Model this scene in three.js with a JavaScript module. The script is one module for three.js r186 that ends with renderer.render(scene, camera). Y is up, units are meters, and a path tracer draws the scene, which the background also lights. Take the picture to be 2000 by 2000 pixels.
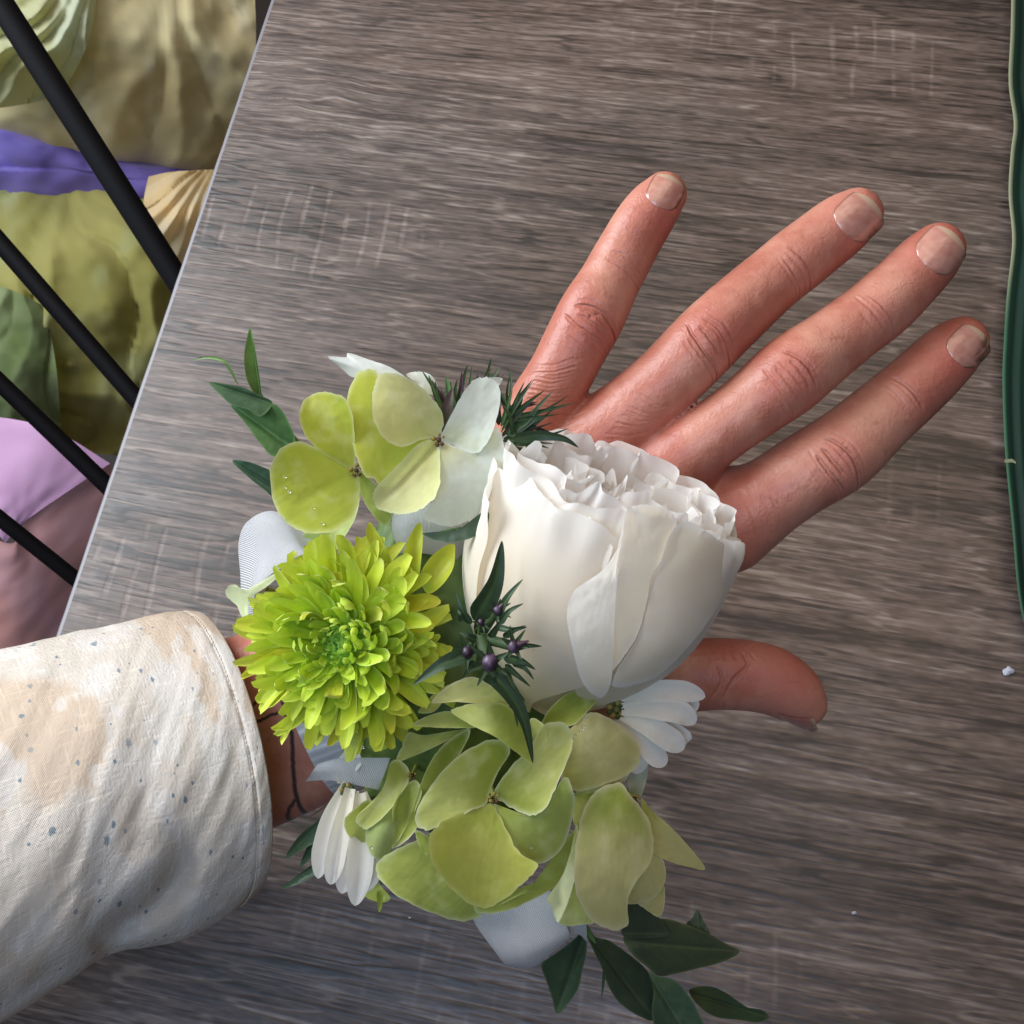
import * as THREE from 'three';
import { RectAreaLightUniformsLib } from 'three/addons/lights/RectAreaLightUniformsLib.js';
import { mergeGeometries, mergeVertices } from 'three/addons/utils/BufferGeometryUtils.js';

// ---------------------------------------------------------------- camera, light, exposure
const scene = new THREE.Scene();
const F = 2200;                                   // focal length in pixels of the 2000 px photograph
const TABLE_Y = 0.74, EYE_H = 0.372;              // table height, eye above the table
const V3 = (x, y, z) => new THREE.Vector3(x, y, z);
const camera = new THREE.PerspectiveCamera(2 * Math.atan(1000 / F) * 180 / Math.PI, 1, 0.02, 20);
const down = V3((1150 - 1000) / F, -(1850 - 1000) / F, -1).normalize();   // straight down, seen from the camera
const wy = down.clone().negate();
const wz = V3(0, 0, 1).addScaledVector(wy, -wy.z).normalize();
const wx = V3().crossVectors(wy, wz);
const R = new THREE.Matrix4().makeBasis(wx, wy, wz).transpose();          // camera axes to world axes
camera.position.set(0, TABLE_Y + EYE_H, 0);
camera.quaternion.setFromRotationMatrix(R);
camera.updateMatrixWorld(true);
scene.add(camera);
camera.focus = 0.255; camera.userData.fStop = 90;      // small phone aperture

const renderer = new THREE.WebGLRenderer({ antialias: true });
renderer.setSize(1024, 1024);
renderer.toneMapping = THREE.LinearToneMapping;
renderer.toneMappingExposure = 1.13;
renderer.shadowMap.enabled = true;
RectAreaLightUniformsLib.init();
scene.background = new THREE.Color().setRGB(0.05, 0.047, 0.044);

function areaLight(name, rgb, power, w, h, pos, target) {
  const l = new THREE.RectAreaLight(new THREE.Color().setRGB(...rgb), power, w, h);
  l.name = name; l.position.set(...pos); l.lookAt(...target); scene.add(l);
}
areaLight('window_light', [0.84, 0.92, 1.0], 9.5, 0.75, 0.7, [-0.66, 1.32, -0.60], [0, 0.80, -0.10]);
areaLight('overhead_sheen_light', [0.44, 0.66, 1.0], 3.6, 0.6, 0.6, [-0.22, 1.90, 0.34], [-0.02, 0.76, 0]);  // added cool panel overhead, no window there; gives the tabletop its blue sheen
areaLight('warm_bounce_fill', [1.0, 0.78, 0.58], 1.3, 1.2, 1.2, [0.25, 2.2, -0.55], [0, 0.76, -0.1]);  // added warm fill standing in for room bounce, not a lamp

// ---------------------------------------------------------------- helpers
const P = (x, y, d) => V3((x - 1000) / F * d, -(y - 1000) / F * d, -d).applyMatrix4(R).add(camera.position);
const camP = (x, y, d) => V3((x - 1000) / F * d, -(y - 1000) / F * d, -d);
const toW = v => v.clone().applyMatrix4(R).add(camera.position);
const dirW = (x, y, z) => V3(x, y, z).applyMatrix4(R);
const tableDepth = (x, y, h = 0) => (EYE_H - h) / V3((x - 1000) / F, -(y - 1000) / F, -1).dot(down);
const T = (x, y, h = 0) => P(x, y, tableDepth(x, y, h));
function K(x0, y0, s, flat) { const o = []; for (let i = 0; i < flat.length; i += 2) o.push([x0 + s * flat[i], y0 + s * flat[i + 1]]); return o; }
const c2 = (...a) => K(350, 600, 0.4141, a), c3 = (...a) => K(440, 960, 0.33126, a), c4 = (...a) => K(880, 780, 0.39338, a);
const c5 = (...a) => K(520, 1320, 0.46584, a), c8 = (...a) => K(880, 1650, 0.36232, a);
let seed = 7;
const rnd = () => { seed = (seed * 1664525 + 1013904223) >>> 0; return seed / 4294967296; };
const rr = (a, b) => a + (b - a) * rnd();
const clamp = (x, a = 0, b = 1) => Math.min(b, Math.max(a, x));
const lerp = (a, b, t) => a + (b - a) * t;
const smooth = (a, b, x) => { const t = clamp((x - a) / (b - a)); return t * t * (3 - 2 * t); };
function hash(x, y) {
  let h = Math.imul(x, 374761393) ^ Math.imul(y, 668265263);
  h = Math.imul(h ^ (h >>> 13), 1274126177); h ^= h >>> 16;
  return (h >>> 0) / 4294967296;
}
function noise(x, y, s = 0) {                               // 2-D value noise, s picks another field
  x += s * 37.17 + 4096; y += s * 91.73 + 4096;
  const xi = Math.floor(x), yi = Math.floor(y);
  let fx = x - xi, fy = y - yi; fx = fx * fx * (3 - 2 * fx); fy = fy * fy * (3 - 2 * fy);
  const a = hash(xi, yi), b = hash(xi + 1, yi), c = hash(xi, yi + 1), d = hash(xi + 1, yi + 1);
  return a + (b - a) * fx + (c - a + (a - b - c + d) * fx) * fy;
}
const fbm = (x, y, z = 0, n = 4) => { let s = 0, a = 0.5, t = 0; for (let i = 0; i < n; i++) { s += a * noise(x, y, z); t += a; a *= 0.5; x = x * 2.03 + 17.1; y = y * 2.03 + 5.7; z *= 2.03; } return s / t; };
const lin = c => Math.pow(c / 255, 2.2);
const L3 = (r, g, b) => [lin(r), lin(g), lin(b)];
const mix3 = (a, b, t) => [lerp(a[0], b[0], t), lerp(a[1], b[1], t), lerp(a[2], b[2], t)];
// Catmull-Rom through numeric tuples
function cr(p, t, closed = false) {
  const n = p.length, m = closed ? n : n - 1;
  let i = Math.floor(t * m); if (!closed) i = Math.min(i, m - 1);
  const f = t * m - i, g = k => closed ? p[((k % n) + n) % n] : p[clamp(k, 0, n - 1)];
  const a = g(i - 1), b = g(i), c = g(i + 1), d = g(i + 2), o = [];
  for (let k = 0; k < b.length; k++) o.push(0.5 * (2 * b[k] + (c[k] - a[k]) * f + (2 * a[k] - 5 * b[k] + 4 * c[k] - d[k]) * f * f + (3 * b[k] - a[k] - 3 * c[k] + d[k]) * f * f * f));
  return o;
}
function gridGeo(nu, nv, fn, colFn, closeU = false) {      // fn(u,v) -> Vector3, colFn(u,v) -> rgb
  const pos = [], col = [], uv = [], idx = [];
  for (let j = 0; j <= nv; j++) for (let i = 0; i <= nu; i++) {
    const u = i / nu, v = j / nv, p = fn(u, v); pos.push(p.x, p.y, p.z); uv.push(u, v);
    if (colFn) col.push(...colFn(u, v));
  }
  for (let j = 0; j < nv; j++) for (let i = 0; i < nu; i++) { const a = j * (nu + 1) + i, b = a + 1, c = a + nu + 1, d = c + 1; idx.push(a, b, d, a, d, c); }
  const g = new THREE.BufferGeometry();
  g.setAttribute('position', new THREE.Float32BufferAttribute(pos, 3));
  g.setAttribute('uv', new THREE.Float32BufferAttribute(uv, 2));
  if (colFn) g.setAttribute('color', new THREE.Float32BufferAttribute(col, 3));
  g.setIndex(idx); g.computeVertexNormals();
  if (closeU) {                                            // weld the seam's normals
    const n = g.attributes.normal;
    for (let j = 0; j <= nv; j++) {
      const a = j * (nu + 1), b = a + nu, x = n.getX(a) + n.getX(b), y = n.getY(a) + n.getY(b), z = n.getZ(a) + n.getZ(b), l = Math.hypot(x, y, z) || 1;
      n.setXYZ(a, x / l, y / l, z / l); n.setXYZ(b, x / l, y / l, z / l);
    }
  }
  return g;
}
const taken = {};
function mesh(name, geo, mat, parent) {
  const m = new THREE.Mesh(geo, mat); m.name = name; m.castShadow = m.receiveShadow = true;
  (parent || scene).add(m); return m;
}
function numbered(name) { const n = taken[name] = (taken[name] ?? -1) + 1; return n ? name + '_' + String(n).padStart(3, '0') : name; }
function thing(name, label, category, group) {
  const o = new THREE.Group(); o.name = numbered(name); o.userData = { label, category }; if (group) o.userData.group = group; scene.add(o); return o;
}
function rebase(root, p) {                                  // put the thing's origin at its base
  const done = new Set();
  root.traverse(o => { if (o.isMesh && !done.has(o.geometry)) { done.add(o.geometry); o.geometry.translate(-p.x, -p.y, -p.z); } });
  root.position.copy(p);
}
function dataTex(w, h, fn, srgb, wrap = true) {             // fn(i,j) -> [r,g,b] 0..255
  const a = new Uint8Array(w * h * 4);
  for (let j = 0, k = 0; j < h; j++) for (let i = 0; i < w; i++, k += 4) { const c = fn(i, j); a[k] = clamp(c[0], 0, 255); a[k + 1] = clamp(c[1], 0, 255); a[k + 2] = clamp(c[2], 0, 255); a[k + 3] = 255; }
  const t = new THREE.DataTexture(a, w, h, THREE.RGBAFormat);
  t.magFilter = THREE.LinearFilter; t.minFilter = THREE.LinearMipmapLinearFilter; t.generateMipmaps = true;
  if (wrap) t.wrapS = t.wrapT = THREE.MirroredRepeatWrapping;
  if (srgb) t.colorSpace = THREE.SRGBColorSpace;
  t.needsUpdate = true; return t;
}

// ---------------------------------------------------------------- floor
{
  const g = new THREE.PlaneGeometry(4, 4, 1, 1); g.rotateX(-Math.PI / 2);
  const m = mesh('floor', g, new THREE.MeshStandardMaterial({ color: new THREE.Color().setRGB(0.06, 0.045, 0.038), roughness: 0.7 }));
  m.userData.kind = 'structure';
}

// ---------------------------------------------------------------- table
const e0 = T(528, 0), e1 = T(93, 1284);
const edgeDir = e1.clone().sub(e0).normalize();             // along the table's left edge, towards the viewer
const grainDir = V3().crossVectors(edgeDir, V3(0, 1, 0)).normalize();
if (grainDir.x < 0) grainDir.negate();
const tO = e0.clone().addScaledVector(edgeDir, -0.10);      // texture origin on the edge
const tableUV = p => { const q = p.clone().sub(tO); return [q.dot(grainDir), q.dot(edgeDir)]; };
{
  const N = 2048, S = 0.56;
  const H = new Float32Array(N * N);
  const saw = [];                                           // patches of cross saw marks: centre u, v, radii
  const spot = (x, y, ru, rv, a) => { const [u, v] = tableUV(T(x, y)); saw.push([u, v, ru, rv, a]); };
  spot(640, 460, 0.045, 0.022, 1); spot(480, 430, 0.03, 0.018, 1); spot(1690, 130, 0.05, 0.024, 0.9); spot(330, 1150, 0.05, 0.022, 0.8);
  spot(1780, 960, 0.03, 0.014, 0.5); spot(950, 1920, 0.05, 0.022, 0.7); spot(1350, 30, 0.04, 0.02, 0.5); spot(1420, 1900, 0.03, 0.02, 0.6); spot(560, 1710, 0.03, 0.02, 0.5);
  const knots = [[620, 190, 0.016]].map(([x, y, r]) => [...tableUV(T(x, y)), r]);
  const tex = dataTex(N, N, (i, j) => {
    const u = i / N * S, v = j / N * S;
    let w = v + 0.008 * (fbm(u * 4, v * 8, 1.5, 2) - 0.5) + 0.0009 * (fbm(u * 22, v * 30, 4.5, 2) - 0.5);
    let kn = 0;
    for (const [ku, kv, r] of knots) { const du = (u - ku) / (r * 1.7), dv = (v - kv) / r, q = Math.exp(-(du * du + dv * dv) * 0.7); w += 0.006 * q * (fbm(u * 60, v * 60, 7.3, 2) - 0.2); kn = Math.max(kn, q); }
    const broad = fbm(u * 2.5, w * 26, 2.2, 3), ring = noise(u * 14 + 3, w * 170, 9.1), fine = noise(u * 90, w * 1150, 3.3), fine2 = noise(u * 240 + 40, w * 1500, 6.1), fine3 = noise(u * 62 + 9, w * 520, 16.1);
    const cath = smooth(0.64, 0.86, noise(u * 9 + 11, w * 130, 5.5));            // dark heartwood lines
    const lime = smooth(0.60, 0.80, fine3 * 0.5 + fine * 0.5) * (0.45 + 0.9 * smooth(0.3, 0.75, fbm(u * 9, w * 40, 8.8, 2)));  // pale limed pores
    const pore = smooth(0.62, 0.85, noise(u * 85 + 5, w * 1250, 12.7));
    const h1 = noise(u * 24, w * 620, 31), h2 = noise(u * 32 + 4, w * 700, 33), hm = fbm(u * 12, w * 50, 35, 2);
    const hairD = smooth(0.10, 0.02, Math.abs(h1 - 0.5)) * smooth(0.35, 0.6, hm), hairL = smooth(0.10, 0.02, Math.abs(h2 - 0.5)) * smooth(0.62, 0.4, hm);
    let s = 0;
    for (const [su, sv, a, b, k] of saw) {
      const du = (u - su) / a, dv = (v - sv) / b, q = 1 - (du * du + dv * dv) + 1.5 * (fbm(u * 50, v * 110, Math.floor(su * 5000), 2) - 0.5);
      if (q > 0) {
        const ph = (u - 0.06 * v + 0.0034 * noise(u * 60, v * 50, 2.5)) / 0.0082, f = Math.abs(ph - Math.round(ph)) * 2, id = Math.round(ph);
        s = Math.max(s, k * smooth(0, 0.45, q) * smooth(0.34, 0.06, f + 0.1 * (noise(u * 300, v * 300, 3) - 0.5)) * smooth(0.35, 0.7, noise(id * 3.7, v * 90, 1.2) + 0.1) * (0.3 + 1.1 * noise(id * 1.7, v * 520, 4.2)));
      }
    }
    let t = 0.43 + 0.26 * (broad - 0.5) + 0.18 * (ring - 0.5) + 0.24 * (fine - 0.5) + 0.22 * (fine2 - 0.5) + 0.12 * (noise(u * 420, w * 1100, 21) - 0.5) - 0.18 * cath - 0.16 * pore + 0.14 * lime + 0.20 * s - 0.30 * hairD + 0.27 * hairL;
    t += kn * 0.2 * (fbm(u * 170, v * 420, 3.1, 3) - 0.45);
    H[j * N + i] = clamp(0.5 + 0.3 * lime + 0.3 * s + 0.3 * hairL - 0.4 * hairD - 0.25 * pore - 0.2 * cath + 0.2 * (fine - 0.5));
    t = clamp(t);
    const D = [46, 37, 32], M = [97, 80, 71], Lc = [156, 140, 128];
    const warm = 6 * (fbm(u * 6, v * 12, 15, 2) - 0.5);
    const c = t < 0.45 ? mix3(D, M, t / 0.45) : mix3(M, Lc, (t - 0.45) / 0.55);
    return [c[0] + warm, c[1], c[2] - warm * 0.7];
  }, true);
  const bump = dataTex(N, N, (i, j) => { const h = H[j * N + i] * 255; return [h, h, h]; }, false);
  const rough = dataTex(512, 512, (i, j) => { const h = 255 * (0.34 + 0.20 * fbm(i / 40, j / 6, 3.3, 3)); return [h, h, h]; }, false);
  const mat = new THREE.MeshPhysicalMaterial({ map: tex, bumpMap: bump, bumpScale: 0.00022, roughnessMap: rough, roughness: 1.0, specularIntensity: 1, ior: 1.6 });
  const root = thing('table', 'grey brown wood grain table with thin light edge strip', 'table');
  const len = 1.1, wid = 0.9, th = 0.022, bev = 0.0014;
  const a0 = tO.clone().addScaledVector(edgeDir, -0.35);
  const at = (u, v, y) => a0.clone().addScaledVector(grainDir, u).addScaledVector(edgeDir, v).setY(TABLE_Y + y);
  const uvOf = g => { const p = g.attributes.position, uv = []; for (let i = 0; i < p.count; i++) { const q = tableUV(V3(p.getX(i), TABLE_Y, p.getZ(i))); uv.push(q[0] / S, q[1] / S); } g.setAttribute('uv', new THREE.Float32BufferAttribute(uv, 2)); return g; };
  const top = gridGeo(24, 24, (u, v) => at(bev + 0.0004 + u * wid, v * len, 0));
  const under = gridGeo(1, 1, (u, v) => at(0.001 + u * wid, (1 - v) * len, -th));
  mesh('tabletop', uvOf(mergeGeometries([top, under])), mat, root);
  // rounded plastic edge strip
  const prof = [[bev + 0.0012, -0.00015], [0.0011, -0.0002], [0.0004, -0.0006], [0, -0.0014], [0, -0.011], [0, -th + 0.0014], [0.0006, -th + 0.0003], [0.0014, -th]];
  const eb = gridGeo(7, 200, (u, v) => { const q = prof[Math.round(u * 7)]; return at(q[0] - 0.0002 + 0.00016 * (noise(v * 300, 3) - 0.5), v * len, q[1]); });
  mesh('edge_strip', eb, new THREE.MeshPhysicalMaterial({ color: new THREE.Color().setRGB(0.20, 0.18, 0.19), roughness: 0.4 }), root);
  rebase(root, at(0.45, 0.55, 0).setY(0));
}

// ---------------------------------------------------------------- patch tools
// a petal or leaf blade from its outline: base and tip give its axis, depth values (mm) its slope, roll, cup and bend
function blade(o) {
  const { out, base, tip, d, dt = 0, roll = 0, cup = 0, bend = 0, ruffle = 0, crease = 0, sd = 1, cols, K: rings = 11, n: N = 52, serr = 0, veins = 0.1, grow = 1, dfn = null, lift = null, midrib = 0, mot = 1 } = o;
  const bd = []; for (let i = 0; i < N; i++) bd.push(cr(out, i / N, true));
  let cx = 0, cy = 0; for (const b of bd) { cx += b[0] / N; cy += b[1] / N; }
  for (const b of bd) { b[0] = cx + (b[0] - cx) * grow; b[1] = cy + (b[1] - cy) * grow; }
  const ax = [tip[0] - base[0], tip[1] - base[1]], L = Math.hypot(...ax); ax[0] /= L; ax[1] /= L;
  let hw = 1; for (const b of bd) hw = Math.max(hw, Math.abs(-(b[0] - base[0]) * ax[1] + (b[1] - base[1]) * ax[0]));
  const pos = [], col = [], uv = [], idx = [];
  const put = (i, r) => {
    let b = bd[i];
    const wob = serr * (noise(i * 0.9, sd * 7.7) - 0.5) + 0.5 * serr * (noise(i * 2.7, sd * 3.1) - 0.5);
    const x = cx + (b[0] - cx) * r * (1 + wob * r * r), y = cy + (b[1] - cy) * r * (1 + wob * r * r);
    const s = ((x - base[0]) * ax[0] + (y - base[1]) * ax[1]) / L, t = (-(x - base[0]) * ax[1] + (y - base[1]) * ax[0]) / hw;
    const ang = i / N;
    let mm = dt * s + roll * t - cup * t * t - bend * 4 * s * (1 - s) * 0.6 + crease * Math.exp(-(t * t) / 0.012) * smooth(1.1, 0.4, s);
    mm -= ruffle * r * r * r * (Math.sin(ang * 6.283 * 3 + sd * 9) * 0.5 + (noise(Math.cos(ang * 6.283) * 2.2 + 9, Math.sin(ang * 6.283) * 2.2 + 9, sd * 5.3) - 0.5) * 1.6);
    mm += 0.5 * (fbm(x / 26, y / 26, sd * 3.7, 3) - 0.5) * (0.4 + 0.6 * r);
    if (lift) mm -= lift(s, t);
    const p = P(x, y, (dfn ? dfn(x, y) : d) + mm * 0.001); pos.push(p.x, p.y, p.z); uv.push(s * L * d / F * 40, t * hw * d / F * 40);
    const mott = fbm(x / 30, y / 30, sd, 3), vein = Math.abs(Math.sin(t * 7 / (0.35 + Math.max(0, s)) + noise(s * 6, t * 5, sd))) < 0.16 ? 1 : 0;
    let c = mix3(cols[0], cols[1], smooth(0.0, 0.55, s + 0.25 * (mott - 0.5)));
    c = mix3(c, cols[2], clamp(smooth(0.90, 1.0, r) * 0.9 + 0.9 * smooth(0.55, 0.8, mott) * 0.3));
    if (midrib) { c = mix3(c, cols[2], smooth(0.07, 0.015, Math.abs(t)) * 0.75); const sv = Math.abs(((s + Math.abs(t) * -0.35) * 7 + 90) % 1 - 0.5); c = mix3(c, cols[2], smooth(0.10, 0.0, sv) * 0.28 * (1 - r * r)); }
    const k = 1 + mot * (0.16 * (mott - 0.5) + 0.07 * (noise(x / 7, y / 7, sd) - 0.5)) + veins * vein * 0.25; col.push(c[0] * k, c[1] * k, c[2] * k);
  };
  put(0, 0);
  for (let r = 1; r <= rings; r++) for (let i = 0; i < N; i++) put(i, Math.pow(r / rings, 0.9));
  for (let i = 0; i < N; i++) idx.push(0, 1 + (i + 1) % N, 1 + i);
  for (let r = 0; r < rings - 1; r++) for (let i = 0; i < N; i++) { const a = 1 + r * N + i, b = 1 + r * N + (i + 1) % N, c = a + N, e = b + N; idx.push(a, b, e, a, e, c); }
  const g = new THREE.BufferGeometry();
  g.setAttribute('position', new THREE.Float32BufferAttribute(pos, 3)); g.setAttribute('color', new THREE.Float32BufferAttribute(col, 3)); g.setAttribute('uv', new THREE.Float32BufferAttribute(uv, 2));
  g.setIndex(idx); g.computeVertexNormals(); return g;
}
// a strap or lance leaf along a spine of [x, y, depth] with width in pixels
function lance(o) {
  const { sp, w, roll = 0, twist = 0, fold = 0.25, prof = s => Math.pow(Math.sin(Math.PI * Math.pow(clamp(s, 0.001, 1), 0.8)), 0.85), cols, nv = 26, nu = 6, sd = 1, rib = 0, wave = 0, mot = 0.35 } = o;
  const pts = []; for (let j = 0; j <= nv; j++) { const q = cr(sp, j / nv); pts.push(P(q[0], q[1], q[2])); }
  const dm = sp[0][2] / F;
  return gridGeo(nu, nv, (u, v) => {
    const j = Math.round(v * nv), p = pts[j], a = pts[Math.max(0, j - 1)], b = pts[Math.min(nv, j + 1)];
    const t = b.clone().sub(a).normalize(), view = p.clone().sub(camera.position).normalize();
    const side = V3().crossVectors(t, view).normalize(), nor = V3().crossVectors(side, t).normalize();
    if (nor.dot(view) > 0) nor.negate();
    const an = roll + twist * v, sd2 = side.clone().multiplyScalar(Math.cos(an)).addScaledVector(nor, Math.sin(an)), nn = nor.clone().multiplyScalar(Math.cos(an)).addScaledVector(side, -Math.sin(an));
    const x = (u - 0.5) * 2, hw = 0.5 * w * dm * prof(v);
    return p.clone().addScaledVector(sd2, x * hw).addScaledVector(nn, hw * (fold * Math.abs(x) + rib * Math.cos(x * 9.4) * 0.2 + wave * Math.sin(v * 17 + x * 2 + sd * 5) * Math.abs(x)));
  }, (u, v) => {
    const x = Math.abs(u - 0.5) * 2, k = 1 + mot * (noise(u * 6, v * 14, sd * 3.3) - 0.5);
    const c = mix3(mix3(cols[0], cols[1], v), cols[2] || cols[1], (cols[2] ? 1 : 0) * (smooth(0.25, 0.0, x) * 0.7));
    return [c[0] * k, c[1] * k, c[2] * k];
  });
}
// a smooth sheet through rows of [x, y, depth]
function sheet(rows, nu, nv, colFn, disp) {
  return gridGeo(nu, nv, (u, v) => {
    const q = cr(rows.map(r => cr(r, u)), v), mm = disp ? disp(u, v) : 0;
    return P(q[0], q[1], q[2] + mm * 0.001);
  }, colFn);
}
function ball(x, y, d, rpx, sx = 1, sy = 1, sz = 1, seg = 14) { const g = new THREE.SphereGeometry(rpx * d / F, seg, Math.ceil(seg * 0.7)); g.scale(sx, sy, sz); g.applyMatrix4(R); const p = P(x, y, d); g.translate(p.x, p.y, p.z); return g; }
function paint(g, fn) { const p = g.attributes.position, c = []; for (let i = 0; i < p.count; i++) c.push(...(typeof fn === 'function' ? fn(p.getX(i), p.getY(i), p.getZ(i)) : fn)); g.setAttribute('color', new THREE.Float32BufferAttribute(c, 3)); return g; }
function tube(pts, rpx, seg = 24, rad = 8, taper = 1) {
  const v = pts.map(q => P(...q)), c = new THREE.CatmullRomCurve3(v), g = new THREE.TubeGeometry(c, seg, rpx * pts[0][2] / F, rad);
  if (taper !== 1) { const p = g.attributes.position; for (let i = 0; i < p.count; i++) { const j = Math.floor(i / (rad + 1)), q = c.getPointAt(j / seg), k = lerp(1, taper, j / seg); p.setXYZ(i, q.x + (p.getX(i) - q.x) * k, q.y + (p.getY(i) - q.y) * k, q.z + (p.getZ(i) - q.z) * k); } g.computeVertexNormals(); }
  return g;
}
// ---------------------------------------------------------------- below and beside the table
{
  // black chair whose slender back bars run in under the table
  const root = thing('chair', 'black chair with slender round back bars beside the table', 'chair');
  const mat = new THREE.MeshPhysicalMaterial({ color: new THREE.Color().setRGB(0.006, 0.005, 0.006), roughness: 0.6, specularIntensity: 0.6 });
  const bars = [[[-60, -90], [345, 545], .500, .560, 27], [[-60, 405], [262, 775], .560, .600, 19], [[-60, 690], [205, 945], .570, .610, 18], [[-60, 965], [140, 1125], .590, .625, 16]];
  const ends0 = [], ends1 = [];
  for (const [a, b, da, db, r] of bars) {
    const A = P(...a, da), Bp = P(...b, db), dir = Bp.clone().sub(A), s = A.clone().addScaledVector(dir, -0.35), e = Bp.clone().addScaledVector(dir, 0.55);
    const rad = r * da / F, g = new THREE.CylinderGeometry(rad * 0.95, rad * 1.02, s.distanceTo(e), 20, 6);
    g.applyQuaternion(new THREE.Quaternion().setFromUnitVectors(V3(0, 1, 0), s.clone().sub(e).normalize())); const m = s.clone().add(e).multiplyScalar(0.5); g.translate(m.x, m.y, m.z);
    mesh('back_bar', g, mat, root); ends0.push(s); ends1.push(e);
  }
  mesh('top_rail', new THREE.TubeGeometry(new THREE.CatmullRomCurve3(ends0), 30, 0.013, 12), mat, root);
  mesh('lower_rail', new THREE.TubeGeometry(new THREE.CatmullRomCurve3(ends1), 30, 0.012, 12), mat, root);
  rebase(root, ends1[1].clone());
}
{
  // tissue-wrapped bunches on the floor: loose sheets with long folds that gather at the tie
  const tissue = new THREE.MeshPhysicalMaterial({ vertexColors: true, roughness: 1.0, transmission: 0.45, thickness: 0, clearcoat: 0.1, clearcoatRoughness: 0.5, side: THREE.DoubleSide });
  const folded = (rows, fc, cols, amp, n, sd, soft = 6) => {
    const at = (u, v) => cr(rows.map(r => cr(r, u)), v);
    const f = (u, v) => { const q = at(u, v), a = Math.atan2(q[1] - fc[1], q[0] - fc[0]), r = Math.hypot(q[0] - fc[0], q[1] - fc[1]) / 300, x = a * n + 1.6 * noise(q[0] / 120, q[1] / 120, sd); return [1 - 2 * Math.abs(x - Math.floor(x) - 0.5) * (0.4 + 1.2 * noise(Math.floor(x), 3, sd)), Math.min(1, r), q]; };
    return sheet(rows, 70, 70, (u, v) => { const q = at(u, v), m = fbm(q[0] / 110, q[1] / 110, sd + 1, 3); return mix3(mix3(cols[0], cols[1], smooth(0.3, 0.7, m)), cols[2], smooth(0.55, 0.75, fbm(q[0] / 60, q[1] / 90, sd + 4, 2)) * 0.6); },
      (u, v) => { const [s, r, q] = f(u, v); return -amp * s * r + 18 * (fbm(q[0] / 130, q[1] / 130, sd + 7, 3) - 0.5) + soft * (fbm(q[0] / 40, q[1] / 40, sd + 9, 2) - 0.5); });
  };
  const tieUp = (label, base, sheets) => { const root = thing('wrapped_bouquet', label, 'bouquet', 'tissue wrapped bunches on the floor'); for (const g of sheets) mesh('paper_wrap', g, tissue, root); rebase(root, base); return root; };
  const BG = [L3(240, 224, 170), L3(230, 208, 150), L3(246, 234, 194)], OL = [L3(196, 186, 104), L3(164, 156, 76), L3(190, 194, 132)];
  tieUp('bunch in beige yellow tissue wrap with pale rumpled opening', P(200, 150, 1.05), [
    folded([[[-120, -120, .86], [180, -120, .84], [490, -110, .90]], [[-120, 60, .88], [200, 60, .85], [500, 60, .90]], [[-120, 190, .93], [200, 215, .89], [490, 190, .93]], [[-120, 270, .98], [180, 310, .95], [440, 330, .98]], [[-120, 320, 1.06], [180, 345, 1.06], [430, 350, 1.06]]], [330, -90], BG, 12, 1.7, 3.3),
    folded([[[-120, -120, .84], [60, -120, .83], [200, -110, .85]], [[-120, 30, .82], [70, 20, .81], [185, 20, .83]], [[-120, 130, .83], [60, 110, .82], [165, 100, .84]], [[-120, 225, .88], [40, 205, .87], [120, 185, .88]]], [190, -60], [L3(206, 204, 150), L3(216, 222, 190), L3(228, 234, 220)], 18, 3.2, 5.1, 16)]);
  tieUp('bunch in olive green tissue wrap below the purple paper', P(150, 650, 1.12), [
    folded([[[-120, 380, .96], [90, 365, .95], [260, 350, .96], [400, 380, .98]], [[-120, 520, .92], [100, 520, .91], [270, 500, .93], [400, 520, .98]], [[-120, 700, .94], [110, 700, .93], [280, 700, .95], [380, 700, 1.0]], [[-120, 880, 1.02], [110, 880, 1.0], [240, 890, 1.02], [330, 890, 1.06]]], [130, 330], OL, 15, 1.8, 8.1),
    folded([[[-120, 560, .90], [0, 560, .89], [90, 600, .90]], [[-120, 700, .90], [10, 700, .89], [110, 720, .91]], [[-120, 850, .95], [40, 850, .94], [120, 850, .96]]], [60, 460], [L3(138, 154, 104), L3(120, 138, 76), L3(160, 172, 124)], 14, 2.8, 6.2)]);
  const crumple = (name, label, cat, rows, fc, cols, amp, n, sd) => { const m = mesh(name, folded(rows, fc, [cols[0], cols[1], cols[1]], amp, n, sd), tissue); m.userData = { label, category: cat }; const p = m.geometry.boundingBox || (m.geometry.computeBoundingBox(), m.geometry.boundingBox), c = p.getCenter(V3()); m.geometry.translate(-c.x, -c.y, -c.z); m.position.copy(c); };
  crumple('purple_paper', 'purple tissue paper lying between the two wrapped bunches', 'paper', [[[-100, 200, .95], [60, 240, .94], [200, 300, .95], [380, 325, .97]], [[-100, 290, .93], [80, 320, .925], [230, 350, .935], [390, 370, .96]], [[-100, 400, .98], [90, 400, .975], [240, 440, .98], [390, 480, 1.0]]], [420, 330], [L3(122, 102, 196), L3(150, 132, 222)], 14, 3, 5.5);
  crumple('peach_tissue', 'crumpled peach cream tissue tucked against the table edge', 'tissue', [[[290, 345, .93], [340, 335, .90], [440, 330, .93]], [[280, 400, .90], [345, 410, .87], [440, 420, .90]], [[290, 460, .91], [350, 460, .89], [440, 470, .91]], [[310, 520, .95], [360, 520, .94], [440, 520, .95]]], [430, 300], [L3(240, 206, 146), L3(246, 226, 184)], 16, 5, 2.7);
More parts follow.
